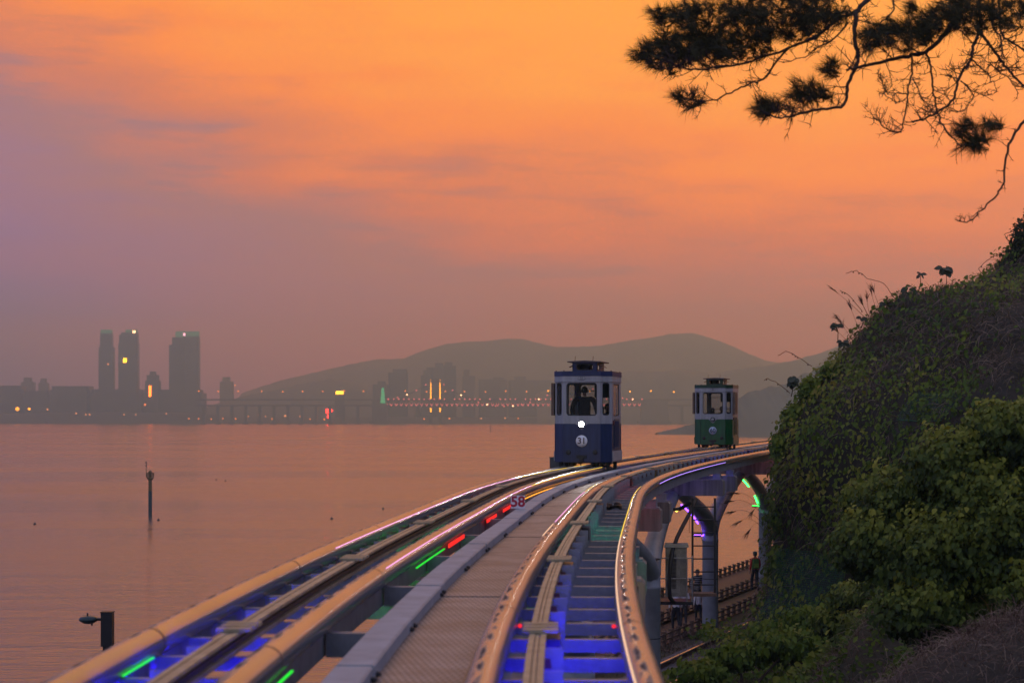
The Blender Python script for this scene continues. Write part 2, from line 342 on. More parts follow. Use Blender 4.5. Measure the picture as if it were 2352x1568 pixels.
# ================================================================== FAR CITY
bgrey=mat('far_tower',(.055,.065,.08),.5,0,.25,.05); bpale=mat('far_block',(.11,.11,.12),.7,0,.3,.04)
teal=glow('crown_glow',(.12,.75,.72),.28); yel=glow('lamp_yellow',(1,.62,.03),3.2); orange=glow('lamp_orange',(1,.40,.06),1.5); warm=glow('lamp_warm',(1,.60,.32),1.1)
redg=glow('sign_red',(1,.03,.04),9); pink=glow('lamp_pink',(1,.30,.50),.9); white_g=glow('lamp_white',(1,.9,.8),5); tealg=glow('light_teal',(.05,.8,.6),.9)
def building(label,x0,x1,top,D,tiers,m=None,crown=None,lits=(),yaw=.25,cat='building',name='tower_block',depth=None):
    """x0,x1,top read on the 2352 px view; tiers = [(height fraction, inset left, inset right)]"""
    a=disp(x0,top,D); b=disp(x1,top,D); H=a.z; Wd=(b.x-a.x); cx=(a.x+b.x)/2; dp=depth or max(18,Wd*.7)
    t=thing(name,label,cat,(cx,D,0)); mb=MB(); z0=-2
    for i,(h,l,r) in enumerate(tiers):
        x0_,x1_=-Wd/2+Wd*l,Wd/2-Wd*r; ins=dp*.04*i
        c=min(Wd,dp)*.08
        poly=[(x0_+c,-dp/2+ins),(x1_-c,-dp/2+ins),(x1_,-dp/2+c+ins),(x1_,dp/2-c-ins),(x1_-c,dp/2-ins),(x0_+c,dp/2-ins),(x0_,dp/2-c-ins),(x0_,-dp/2+c+ins)]
        z1=H*h; n=8
        mb.add([(x,y,z0) for x,y in poly]+[(x,y,z1) for x,y in poly],[tuple(range(8,16))]+[(k,(k+1)%8,(k+1)%8+8,k+8) for k in range(8)])
        # storey bands every few floors
        z0=z1-.5
    body=obj('walls',mb,m or bgrey,t)
    if H>60:
        fm=MB(); l,r=tiers[0][1],tiers[0][2]; k=int(H*tiers[0][0]/14)
        fbm=None
        for q in range(1,k):
            if fbm is None:
                fm.box((-Wd/2+Wd*l-.25,-dp/2-.3,0),(Wd/2-Wd*r+.25,dp/2+.3,1.2)); fbm=fm.mesh('floor_band'); fbm.materials.append(bpale)
            obj('floor_band',fbm,None,t,(0,0,q*14))
    if crown:
        for (l,r,h0,h1) in crown:
            cm=MB(); cm.box((-Wd/2+Wd*l,-dp*.3,H*h0),(Wd/2-Wd*r,dp*.3,H*h1)); obj('lit_crown',cm,teal,t)
    for (fx,fz,w_,h_,mm) in lits:
        lm=MB(); x=-Wd/2+Wd*fx; lm.box((x-w_/2,-dp/2-1.2,H*fz-h_/2),(x+w_/2,-dp/2-.35,H*fz+h_/2)); obj('lit_window',lm,mm,t)
    return t
D1=3700
building('leftmost and slimmest of the tall hazy towers, teal lit crown',228.5,262.5,753,D1,[(.80,0,0),(.91,.09,.11),(.945,.09,.11)],crown=[(.12,.14,.945,.985)],lits=[(.66,.62,3,3,warm)],name='skyscraper',cat='skyscraper')
building('middle tall hazy tower with stepped left shoulder and a yellow window',274,318.5,753,D1,[(.36,-.12,0),(.84,0,0),(.93,.03,.03),(.955,.13,.04)],crown=[(.36,.06,.945,.985)],lits=[(.36,.66,6,8,glow('win_yellow',(1,.85,.02),8)),(.83,.96,5,5,white_g)],name='skyscraper',cat='skyscraper')
building('broad hazy tower with a stepped left shoulder, right of the low lit block',390,428,757,D1+20,[(.84,0,0),(.92,.18,0)],crown=[(.38,.02,.92,.985)],lits=[(.95,.95,5,5,glow('win_violet',(.5,.4,1),5))],name='skyscraper',cat='skyscraper')
building('hazy tower with a flat edge, rightmost of the tall group',425,458.5,757,D1-20,[(.93,0,0)],crown=[(.05,.03,.93,.985)],name='skyscraper',cat='skyscraper')
building('low round topped block with an orange light column between the towers',335,368,852,D1-60,[(.82,0,0),(.93,.1,.1),(1,.3,.3)],lits=[(.36,.62,4.5,20,glow('sign_orange',(1,.30,.02),7))])
for a in [('long flat low block at the left picture edge',-60,62,885,3775),('low block with a crane like mast left of the towers',62,122,897,3758),('long flat roofed block just left of the slim tower',122,214,886,3693),('low podium under the two left towers',214,330,893,3654),
          ('low podium between the lit block and the broad tower',330,470,894,3667)]:
    building(a[0],a[1],a[2],a[3],a[4],[(.9,0,0),(1,.04,.05)],name='low_building',depth=60)
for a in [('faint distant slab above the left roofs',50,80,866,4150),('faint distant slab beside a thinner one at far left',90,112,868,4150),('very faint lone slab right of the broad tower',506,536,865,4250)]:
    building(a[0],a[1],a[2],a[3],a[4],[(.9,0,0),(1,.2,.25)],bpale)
for a in [('lower stepped block at the left end of the bridge cluster',857,893,875,3640,[(.93,0,0),(1,.3,.2)]),('broad stepped hazy block left in the bridge cluster',893,940,847,3660,[(.94,0,.06),(1,.2,.08)]),
          ('narrow block behind the left lit pylon',967,991,843,3700,[(.86,0,0),(.95,.25,.0),(1,.5,.05)]),('tallest stepped hazy block behind the bridge pylon',989,1020,833,3720,[(.93,0,0),(1,.35,.1)]),
          ('tall hazy block right of the bridge pylon',1019,1048,831,3740,[(.94,0,0),(1,.1,.3)]),('mid height hazy block alone right of the pylon group',1062,1092,848,3800,[(.88,0,0),(1,.1,.45)]),
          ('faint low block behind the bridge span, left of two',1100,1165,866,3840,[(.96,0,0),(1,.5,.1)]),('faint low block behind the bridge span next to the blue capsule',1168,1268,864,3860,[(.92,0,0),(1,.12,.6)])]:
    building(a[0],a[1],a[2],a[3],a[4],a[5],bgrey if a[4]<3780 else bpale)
building('small dark block below the yellow sign on the far hill',770,792,902,3570,[(1,0,0)],lits=[(.5,1.02,14,6,glow('sign_yellow',(1,.7,.05),6))],name='low_building')

# ---- suspension bridge
DB=3380
bt=thing('suspension_bridge','long double deck suspension bridge with pink zigzag lights','bridge',(disp(1000,950,DB).x,DB,0))
bsteel=mat('bridge_steel',(.07,.075,.085),.6,.2,.2,.05)
def bx(px): return (px-512)*DB/FPX
def bz(py): return EYE-(py-HZ)*DB/FPX
zu,zl=bz(399.2),bz(405.0)
mb=MB(); mb.box((bx(196),DB-9,zu-1.2),(bx(700),DB+9,zu+1.2)); obj('upper_deck',mb,bsteel,bt,world=True)
mb=MB(); mb.box((bx(196),DB-9,zl-1.2),(bx(700),DB+9,zl+1.2)); obj('lower_deck',mb,bsteel,bt,world=True)
px=379.; k=0; tr=MB()
while px<640:
    step=5.05; tr.tube([(bx(px),DB-9.6,zu),(bx(px+step/2),DB-9.6,zl),(bx(px+step),DB-9.6,zu)],.55,4)
    for (q,z) in ((px+step/2,zl-.8),):
        lb=MB(); lb.prism([(-2.9,3.0),(-1.9,3.0),(0,0),(1.9,3.0),(2.9,3.0),(.6,-1.6),(-.6,-1.6)],-.4,.4)
        break
    px+=step; k+=1
obj('truss',tr,bsteel,bt,world=True)
vlm=lb.mesh('zigzag_light'); vlm.materials.append(pink)
sm_=MB(); sm_.lathe([(0,-1.5),(1.1,-.9),(1.5,0),(1.1,.9),(0,1.5)],n=8); spm=sm_.mesh('small_lamp')
def lampmesh(m,sc_=1.0):
    me=spm.copy(); me.materials.clear(); me.materials.append(m); return me
LM={k:lampmesh(v) for k,v in dict(o=orange,y=yel,w=warm,p=pink,wh=white_g,r=redg).items()}
px=379.
while px<640:
    obj('zigzag_light',vlm,None,bt,(bx(px+2.5),DB-11,zl+.6),world=True)
    if rng.random()<.75: obj('deck_lamp',LM['p'],None,bt,(bx(px+5.05),DB-11,zu+1),world=True)
    px+=5.05
for q in range(24):
    p_=200+q*20.5+rng.uniform(-2,2); obj('street_lamp',LM['y' if p_>540 else 'o'],None,bt,(bx(p_),DB-11,zu+14+rng.uniform(-1,1)),world=True)
for c_,hid in ((435.5,0),(573,1)):
    pm_=MB()
    for dx in (-4.6,4.6):
        pm_.box((bx(c_+dx)-3,DB-4 ,-3),(bx(c_+dx)+3,DB+4,bz(377)),taper=.6)
    pm_.box((bx(c_-4.6),DB-2,zu+8),(bx(c_+4.6),DB+2,zu+13)); pm_.box((bx(c_-4.6),DB-2,bz(380)-4),(bx(c_+4.6),DB+2,bz(380)))
    p_=obj('pylon',pm_,bsteel,bt,world=True)
    for dx in ((-4.6,4.6) if not hid else ()):  # uplight on the pylon legs is put in as glowing yellow shapes
        fl=MB(); fl.add([(bx(c_+dx)-1.1,DB-4.6,zu+1),(bx(c_+dx)+1.1,DB-4.6,zu+1),(bx(c_+dx)+.9,DB-4.6,zu+24),(bx(c_+dx),DB-4.6,zu+36),(bx(c_+dx)-.9,DB-4.6,zu+24)],[(0,1,2,3,4)])
        obj('uplight_glow',fl,yel,p_,world=True)
        fl=MB(); fl.box((bx(c_+dx)-1.3,DB-5,zl-11),(bx(c_+dx)+1.3,DB-4.4,zl-4)); obj('uplight_glow_base',fl,yel,p_,world=True)
def cable(p0,z0,p1,z1,sag,nl):
    cm=MB(); pts=[]
    for i in range(25):
        u=i/24; pts.append((bx(p0+(p1-p0)*u),DB-9,z0+(z1-z0)*u-4*sag*u*(1-u)))
    cm.tube(pts,.8,5); cb=obj('main_cable',cm,bsteel,bt,world=True)
    for i in range(1,nl):
        u=i/nl; obj('cable_lamp',LM['p' if i%3 else 'wh'],None,cb,(bx(p0+(p1-p0)*u),DB-10.5,z0+(z1-z0)*u-4*sag*u*(1-u)),world=True)
cable(435.5,bz(377.5),573,bz(377.5),48,16); cable(573,bz(377.5),642,bz(399),10,7); cable(379,bz(399),435.5,bz(377.5),10,6)
for a,b in ((372,388),(640,668)):
    am=MB(); am.box((bx(a),DB-14,-3),(bx(b),DB+14,zu-1.3),taper=1.5); am.box((bx(a)-4,DB-18,-3),(bx(b)+4,DB+18,5)); obj('anchorage',am,bpale,bt,world=True)
pm0=MB(); pm0.box((-2.2,-4,-3),(2.2,4,zl-1.3)); pm0.box((-6,-6,-3),(6,6,3)); pme=pm0.mesh('pier'); pme.materials.append(bsteel)
for p_ in list(range(204,372,14))+[682,695]: obj('pier',pme,None,bt,(bx(p_),DB,0),world=True)
tg=MB(); tg.add([(bx(381),DB-14.6,zu-6),(bx(386),DB-14.6,zu-6),(bx(384.5),DB-14.6,zu+20),(bx(382),DB-14.6,zu+20)],[(0,1,2,3)]); obj('teal_light_panel',tg,tealg,bt,world=True)

# ---- single lamps on the far shore
def lamp(px,py,D,k,size,label,group=None):
    o=obj('shore_lamp',LM[k],None,None,at(px,py,D)); o.scale=(size,size,size); tag(o,label,'lamp',group); return o
def dl(x,y,*a,**k): return lamp(x*.43537,y*.43537,*a,**k)
dl(40,938,3480,'y',2.4,'brightest yellow lamp on the shore at the left edge'); dl(67,938,3480,'y',1.7,'second yellow lamp from the left edge on the shore'); dl(109,939,3480,'w',1.3,'small third lamp from the left on the shore')
dl(333,928,3480,'o',1.5,'orange lamp low under the lit round topped block')
G='orange lamps along the far waterline'; T='tiny orange lamp low on the far hazy waterline'
for x in (434,456,485,512,541,567,625,712,745,856,974,1032,1190): dl(x,961+rng.uniform(-1,1),3450,'o',rng.uniform(.8,1.25),T,G)
G2='pale lamps on the far quay'; T2='tiny pale lamp on the far quay buildings'
for x,y in ((175,948),(197,951),(206,951),(285,951),(312,951),(382,949),(570,955),(595,952),(610,955),(655,954),(690,955),(1105,960),(1160,959)): dl(x,y,3450,'w',rng.uniform(.9,1.6),T2,G2)
dl(540,884,4000,'w',1.2,'pinkish lamp above the quay right of the broad tower')
rs=MB(); 
for a,b,c,d in ((-6,-4,-1,4),(.5,-1,5,3),(-4,-12,1,-6)): rs.box((a,-1,b),(c,1,d))
tag(obj('red_sign',rs,redg,None,disp(757,943,3400)),'small bright red sign on the far shore under the hill','sign')
qy=MB(); qy.box((-16,-2,-3),(16,2,1.5)); tag(obj('lit_quay_sign',qy,yel,None,disp(1492,941,3390)),'yellow glowing strip on the shore just right of the blue capsule','sign')

# ---- marks on the water
def beacon(name,label,px,pyb,s=1.0):
    D=FPX*EYE/(pyb-HZ); b=at(px,pyb,D); t=thing(name,label,'beacon',(b.x,D,0))
    dk=mat('beacon_teal',(.012,.045,.055),.6); yl=mat('beacon_yellow',(.13,.085,.02),.6)
    m=MB(); m.lathe([(.30*s,-2),(.30*s,4.0*s)],n=12); obj('lower_column',m,dk,t)
    m=MB(); m.lathe([(.285*s,4.0*s),(.285*s,6.0*s)],n=12); obj('upper_column',m,yl,t)
    m=MB(); m.lathe([(.3*s,5.7*s),(.55*s,6.0*s),(.55*s,6.12*s),(.1,6.14*s)],n=12)
    for k in range(8):
        a=k*math.pi/4; m.tube([(.52*s*math.cos(a),.52*s*math.sin(a),6.1*s),(.57*s*math.cos(a),.57*s*math.sin(a),6.9*s)],.05*s,5)
    m.tube([(.56*s*math.cos(a*math.pi/8),.56*s*math.sin(a*math.pi/8),6.86*s) for a in range(17)],.06*s,5); obj('platform',m,yl,t)
    m=MB(); m.lathe([(.24*s,6.1*s),(.24*s,6.8*s),(.34*s,6.85*s),(.2*s,7.2*s),(0,7.3*s)],n=10); obj('lantern',m,yl,t)
    m=MB(); m.tube([(-.62*s,0,6.2*s),(-.62*s,0,8.6*s)],.05*s,5)
    for z in (8.0,8.5): m.lathe([(0,z*s-.2*s),(.17*s,z*s),(0,z*s+.2*s)],(-.62*s,0,0),8)
    obj('top_mark',m,dk,t)
beacon('sea_beacon','tall dark sea beacon with yellow top platform, left of the track',150.2,516)
beacon('sea_beacon','tiny distant beacon post standing in the sea left of the blue capsule',490.6,432,.9)
bum=MB(); bum.lathe([(0,-.3),(.34,-.1),(.36,.15),(.18,.35),(.05,.5),(0,.9)],n=10); bume=bum.mesh('float'); bume.materials.append(mat('buoy_dark',(.03,.035,.04),.6))
for x,y,l in ((497,1101,'dark float on the open water, left of a pair'),(518,1104,'dark float on the open water, right of a pair'),(364,1194,'dark float just right of the tall beacon foot'),(80,1203,'dark float near the left picture edge'),
              (762,1191,'dark float nearest the left rail of the track'),(880,1168,'dark float on the water above the outer rail'),(2410,1000,'x')):
    if x>2352: continue
    py=y*.43537; D=FPX*EYE/(py-HZ); o=obj('buoy',bume,None,None,(at(x*.43537,py,D).x,D,0)); o.scale=(.6,.6,.6); tag(o,l,'buoy','floats on the sea')
def boat(label,x,y,s):
    py=y*.43537; D=FPX*EYE/(py-HZ); t=thing('boat',label,'boat',(at(x*.43537,py,D).x,D,0))
    m=MB(); P=[(-4,.9),(-3.6,-.5),(3,-.5),(4.6,1.2),(3.2,.95)]; m.prism([(a*s,b*s) for a,b in P],-1.2*s,1.2*s); obj('hull',m,mat('boat_hull',(.05,.055,.07),.6),t)
    m=MB(); m.box((-2.6*s,-.9*s,.8*s),(.2*s,.9*s,2.4*s),taper=.2*s); m.tube([(-1*s,0,2.4*s),(-1*s,0,4.5*s)],.1*s,5); obj('cabin',m,mat('boat_cabin',(.12,.12,.13),.6),t)
boat('tiny dark boat off the shore near the left edge',111,972,1.7); boat('tiny boat below the bridge left of the blue capsule',1215,968,1.7); boat('tiny boat under the bridge span, nearer the pylon',1050,968,1.3)
# ================================================================== TRACKS
def rail_mat():
    m=bpy.data.materials.new('rail_steel'); m.use_nodes=True; n=m.node_tree; p=n.nodes['Principled BSDF']
    p.inputs['Metallic'].default_value=.6; p.inputs['Roughness'].default_value=.2
    uv=n.nodes.new('ShaderNodeUVMap'); sp=n.nodes.new('ShaderNodeSeparateXYZ'); n.links.new(uv.outputs[0],sp.inputs[0])
    def noise(sx_,sy,scale,det=4):
        mp=n.nodes.new('ShaderNodeMapping'); mp.inputs['Scale'].default_value=(sx_,sy,1); n.links.new(uv.outputs[0],mp.inputs[0])
        x=n.nodes.new('ShaderNodeTexNoise'); x.inputs['Scale'].default_value=scale; x.inputs['Detail'].default_value=det; n.links.new(mp.outputs[0],x.inputs['Vector']); return x.outputs['Fac']
    def rng_(v,a,b):
        r=n.nodes.new('ShaderNodeMapRange'); n.links.new(v,r.inputs[0]); r.inputs[1].default_value=a; r.inputs[2].default_value=b; return r.outputs[0]
    def mul(a,b):
        q=n.nodes.new('ShaderNodeMath'); q.operation='MULTIPLY'; n.links.new(a,q.inputs[0])
        if isinstance(b,float): q.inputs[1].default_value=b
        else: n.links.new(b,q.inputs[1])
        return q.outputs[0]
    r=n.nodes.new('ShaderNodeValToRGB'); n.links.new(noise(5,.35,1,3),r.inputs[0])
    r.color_ramp.elements[0].color=(.22,.23,.255,1); r.color_ramp.elements[1].color=(.36,.37,.40,1); r.color_ramp.elements[0].position=.3; r.color_ramp.elements[1].position=.75
    # a grimy line of grease and rust blots along one flank of the tube (its own ragged shape)
    ad=n.nodes.new('ShaderNodeMath'); ad.operation='SUBTRACT'; n.links.new(sp.outputs[0],ad.inputs[0]); ad.inputs[1].default_value=.266
    ab=n.nodes.new('ShaderNodeMath'); ab.operation='ABSOLUTE'; n.links.new(ad.outputs[0],ab.inputs[0])
    band=rng_(ab.outputs[0],.042,.008); spots=rng_(noise(22,2.6,1.0,6),.46,.57)
    g=mul(band,spots)
    mx=n.nodes.new('ShaderNodeMix'); mx.data_type='RGBA'; n.links.new(mul(g,.9),mx.inputs[0]); n.links.new(r.outputs[0],mx.inputs[6]); mx.inputs[7].default_value=(.06,.045,.04,1)
    n.links.new(mx.outputs[2],p.inputs['Base Color'])
    mm=n.nodes.new('ShaderNodeMapRange'); n.links.new(g,mm.inputs[0]); mm.inputs[3].default_value=.6; mm.inputs[4].default_value=0; n.links.new(mm.outputs[0],p.inputs['Metallic'])
    m2=n.nodes.new('ShaderNodeMapRange'); n.links.new(g,m2.inputs[0]); m2.inputs[3].default_value=.5; m2.inputs[4].default_value=.02; n.links.new(m2.outputs[0],p.inputs['Specular IOR Level'])
    rr=n.nodes.new('ShaderNodeMapRange'); n.links.new(noise(3,.5,1,2),rr.inputs[0]); rr.inputs[3].default_value=.15; rr.inputs[4].default_value=.30; ra=n.nodes.new('ShaderNodeMath'); ra.operation='MULTIPLY_ADD'; n.links.new(g,ra.inputs[0]); ra.inputs[1].default_value=.6; n.links.new(rr.outputs[0],ra.inputs[2]); n.links.new(ra.outputs[0],p.inputs['Roughness'])
    return m
RAIL=rail_mat()
paint=mat('bridge_paint',(.23,.25,.30),.5,.1,.25,5,.2,40); dkm=mat('dark_metal',(.035,.035,.04),.45,.5,.3,9); galv=mat('galvanised',(.30,.31,.33),.45,.5,.25,7)
tan=mat('conductor_cover',(.34,.29,.20),.5,.1,.35,5,.3,30); insu=mat('insulator_red',(.10,.025,.02),.5); black=mat('black_rubber',(.012,.012,.013),.6,0,.2,8)
RR=.105; GA=.95; HG=.70
OFF={'A':-HG-GA,'B':-HG,'C':HG,'D':HG+GA}
S0=s_of_y(3.0); S1=SEND-.5
def seg_y(y0,y1): return s_of_y(y0),s_of_y(y1)
BLUE=glow('led_blue',(.014,.003,1),170); BLUE2=glow('led_blue_dim',(.02,.02,1),30); BLUE3=glow('led_blue_faint',(.06,.08,1),6); GREEN=glow('led_green',(.01,1,.08),22); REDL=glow('led_red',(1,.015,.01),12); YELL=glow('led_yellow',(1,.62,.02),8); VIOL=glow('led_violet',(.16,.04,1),9); VBAR=glow('led_violet_dim',(.06,.012,1),14); TEALL=glow('led_teal',(.0,.8,.4),22); GFLO=glow('flood_green',(.01,1,.08),10); YFLO=glow('flood_yellow',(1,.62,.05),8); RFLO=glow('flood_red',(1,.015,.01),8)
TPINK=glow('glint_pink',(1,.42,.86),1.3); TYEL=glow('glint_yellow',(1,.66,.05),1.2); TWARM=glow('glint_warm',(1,.62,.40),1.1); TVIO=glow('glint_violet',(.42,.25,1),2.0); TGRN=glow('tape_green',(.02,1,.05),.9); TRED=glow('tape_red',(1,.02,.015),1.1); TORG=glow('tape_orange',(1,.35,.03),2.2)  # pink, yellow, warm and violet glows stand for reflections on the tubes
x0,y0,z0,_,_=fr(S0)
tracks={}
LEDS=((3,14.2,BLUE),(14.2,17.2,BLUE2),(17.2,21.5,BLUE3),(25.2,28.2,GREEN),(37.5,43.5,REDL),(49.5,54,YELL),(57.5,66,VBAR),(69,75,VBAR),(79,85,REDL))
_lm={}
def ledmesh(m):
    if m.name not in _lm:
        b=MB(); b.box((-.30,.014,-.018),(.30,.022,.018)); me=b.mesh('led_module'); me.materials.append(m); _lm[m.name]=me
    return _lm[m.name]
for tn,(ra,rb),lab in (('left',('A','B'),'left elevated track of two steel tube rails carrying both capsules'),('right',('C','D'),'right elevated track of two steel tube rails, empty, in the foreground')):
    sgn=-1 if tn=='left' else 1
    t=thing('elevated_track',lab,'railway track',tf(S0,sgn*(HG+GA/2),0)); tracks[tn]=t
    rails={}
    for k in (ra,rb):
        o=OFF[k]; mb=MB(); sweep(mb,circ(o,0,RR,18),S0,S1,.6,True); ro=obj('rail',mb,RAIL,t,world=True); rails[k]=ro
        ro['label']={'A':'outer tube rail on the sea side','B':'inner tube rail beside the walkway gap','C':'inner tube rail beside the walkway','D':'outer tube rail on the land side'}[k]
        mb=MB(); sweep(mb,rect(o-.012,o+.012,-.30,-RR+.004),S0,S1,1.0); obj('web_plate',mb,paint,ro,world=True)
        # welded joints
        wm_=MB(); ring=circ(0,0,RR+.005,14)
        vs=[Vector((a,-.014,b)) for a,b in ring]+[Vector((a,.014,b)) for a,b in ring]; n=14
        wm_.add(vs,[(i,(i+1)%n,(i+1)%n+n,i+n) for i in range(n)],True); wme=wm_.mesh('weld_seam'); wme.materials.append(mat('weld',(.16,.13,.12),.6,.4,.3,20))
        s=s_of_y({'A':13.5,'B':12.5,'C':15.2,'D':14.1}[k])
        while s<S1:
            q=obj('weld_seam',wme,None,ro,tf(s,o,0),-heading(s),world=True); s+=6.1
    # sleepers: each a steel angle with a web and a top flange
    sm=MB(); sm.box((-GA/2+.07,-.012,-.078),(GA/2-.07,.012,0)); sm.box((-GA/2+.07,-.012,.0),(GA/2-.07,.075,.014)); sme=sm.mesh('sleeper'); sme.materials.append(paint)
    pm_=MB(); pm_.box((-.055,-.008,0),(.055,.008,.20)); pm_.box((-.055,.008,0),(-.043,.07,.12)); pme_=pm_.mesh('bracket_post'); pme_.materials.append(paint)
    im=MB(); im.box((-.03,-.035,-.03),(.03,.035,.03),taper=.008); ime=im.mesh('insulator'); ime.materials.append(insu)
    oc=sgn*(HG+GA/2); ob=sgn*(HG+.30); op=sgn*(HG+.41); s=s_of_y(3.5); i=0
    while s<S1-.5:
        so=obj('sleeper',sme,None,t,tf(s,oc,-.09),-heading(s),world=True)
        yy_=float(np.interp(s,_S,_Y))
        for a_,b_,mm in LEDS:
            if a_<=yy_<b_: obj('led_module',ledmesh(TEALL if (mm is GREEN and sgn>0) else mm),None,so,tf(s,oc,-.135),-heading(s),world=True)
        if i%1==0:
            po=obj('bracket_post',pme_,None,t,tf(s,op,-.076),-heading(s),world=True); po.scale=(1,1,1)
            q=obj('insulator',ime,None,po,tf(s,sgn*(HG+.365),.03),-heading(s),world=True)
        s+=1.1; i+=1
    # conductor bars stacked on the brackets, with a tan cover on top
    for nm,o0,o1,z0_,z1_,m in (('conductor_cover',-.055,-.018,.118,.14,tan),('conductor_cover',-.012,.012,.116,.136,tan),('conductor_cover',.018,.055,.118,.14,tan),('conductor_bar',-.045,.035,.055,.085,dkm),('conductor_bar',-.045,.035,.0,.03,tan)):
        mb=MB(); sweep(mb,rect(ob+o0,ob+o1,z0_,z1_),S0,S1,.8); obj(nm,mb,m,t,world=True)
    s=s_of_y(13.2)-6.2
    while s<S1-2:
        c=thing_=bpy.data.objects.new('rail_clamp',None)
        mb=MB()
        mtx=tmat(s,ob,0)
        for k in range(3): mb.box((-.10,-.26+k*.19,.142),(.13,-.16+k*.19,.165),M_=mtx)
        bpy.data.objects.remove(c)
        co=obj('rail_clamp',mb,tan,t,world=True)
        mb=MB(); mb.box((.045*sgn-.045,-.24,-.06),(.045*sgn+.05,.24,.10),M_=tmat(s,ob+.05*sgn,0)); obj('clamp_housing',mb,dkm,co,world=True)
        s+=6.2
    glints={'A':[(22,45,TPINK,55),(45,56,TYEL,55)],'B':[(19,40,TPINK,42),(40,53,TYEL,42)],'C':[(24,26.5,TWARM,-40),(27,37,TPINK,-40),(37,41,TYEL,-40)],'D':[(8,24,TWARM,-52),(24,40,TYEL,-52),(44,62,TVIO,98)]}  # glowing lines put in for LED reflections on the polished tubes
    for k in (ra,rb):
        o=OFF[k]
        for y0_,y1_,m,ang in glints[k]:
            a,b=seg_y(y0_,y1_); an=math.radians(ang); cx=o+(RR+.003)*math.sin(an); cz=(RR+.003)*math.cos(an); mb=MB(); sweep(mb,circ(cx,cz,.0055,6),a,b,.8,True); obj('led_or_glint_line',mb,m,rails[k],world=True)
# green bars on the sea side tube, red and orange line under the inner tube
for y0_,y1_,m in ((10.2,11.4,TGRN),(12.2,13.1,TGRN)):
    a,b=seg_y(y0_,y1_); mb=MB(); sweep(mb,rect(OFF['A']+.105,OFF['A']+.115,-.05,-.038),a,b,.5); obj('led_or_glint_line',mb,m,tracks['left'],world=True)
for y0_,y1_,m in ((8,13.0,TGRN),(21.5,24.5,TGRN),(25,27,TRED),(30.6,32.4,TRED),(33.8,36,TRED),(36.5,50,TORG)):
    a,b=seg_y(y0_,y1_); mb=MB(); hgt=.006 if m is not TRED else .025; sweep(mb,rect(OFF['B']+.085,OFF['B']+.10,-.115-hgt,-.115+hgt),a,b,.7); obj('led_or_glint_line',mb,m,tracks['left'],world=True)
for oo in (HG+.125,HG+GA-.125):
    mb=MB(); mb.lathe([(0,-.016),(.014,-.01),(.017,0),(.013,.01),(0,.016)],tf(s_of_y(14.9),oo,-.02),10);  obj('signal_lamp',mb,TRED,tracks['right'],world=True)
# loop of black cable lying on the sleepers
mb=MB(); sC=s_of_y(34)
for r_ in range(3):
    mb.tube([tf(sC+math.cos(a/9*math.pi)*(.9+.1*r_)*.5,HG+.56+math.sin(a/9*math.pi)*.13,-.06+.02*r_+.02*math.sin(a)) for a in range(18)],.014,6)
tag(obj('cable_coil',mb,black),'loop of black cable lying on the sleepers of the right track','cable')
ro=MB(); ro.lathe([(0,-.03),(.03,-.02),(.03,.02),(0,.03)],tf(sC-.5,HG+.52,-.05),8); 

# ---- walkway between the tracks
wt=thing('walkway','grey perforated metal service walkway between the two tracks','walkway',tf(S0,.3,-.08))
def deck_mat():
    m=bpy.data.materials.new('walkway_plate'); m.use_nodes=True; n=m.node_tree; p=n.nodes['Principled BSDF']; p.inputs['Metallic'].default_value=0; p.inputs['Roughness'].default_value=.5
    uv=n.nodes.new('ShaderNodeUVMap'); mp=n.nodes.new('ShaderNodeMapping'); n.links.new(uv.outputs[0],mp.inputs[0])
    b=n.nodes.new('ShaderNodeTexBrick'); n.links.new(mp.outputs[0],b.inputs['Vector']); b.inputs['Scale'].default_value=1; b.inputs['Brick Width'].default_value=.045; b.inputs['Row Height'].default_value=.11; b.inputs['Mortar Size'].default_value=.012; b.inputs['Mortar Smooth'].default_value=.4
    b.inputs['Color1'].default_value=(.40,.38,.39,1); b.inputs['Color2'].default_value=(.36,.345,.35,1); b.inputs['Mortar'].default_value=(.17,.16,.16,1)
    t=n.nodes.new('ShaderNodeTexCoord'); x=n.nodes.new('ShaderNodeTexNoise'); x.inputs['Scale'].default_value=1.6; x.inputs['Detail'].default_value=6; x.inputs['Roughness'].default_value=.7; n.links.new(t.outputs['Object'],x.inputs['Vector'])
    r=n.nodes.new('ShaderNodeMapRange'); n.links.new(x.outputs['Fac'],r.inputs[0]); r.inputs[1].default_value=.35; r.inputs[2].default_value=.75; r.inputs[3].default_value=.42; r.inputs[4].default_value=1.05
    mx=n.nodes.new('ShaderNodeVectorMath'); mx.operation='SCALE'; n.links.new(b.outputs[0],mx.inputs[0]); n.links.new(r.outputs[0],mx.inputs['Scale']); n.links.new(mx.outputs[0],p.inputs['Base Color'])
    bp=n.nodes.new('ShaderNodeBump'); bp.inputs['Strength'].default_value=.4; bp.inputs['Distance'].default_value=.006; n.links.new(b.outputs['Fac'],bp.inputs['Height']); bp.invert=True; n.links.new(bp.outputs[0],p.inputs['Normal'])
    return m
DECK=deck_mat(); kerbm=mat('duct_cover',(.25,.30,.36),.6,0,.22,3,.15,60); 
PL=2.8; s=s_of_y(12.2)-PL*4; i=0
DK=-.075
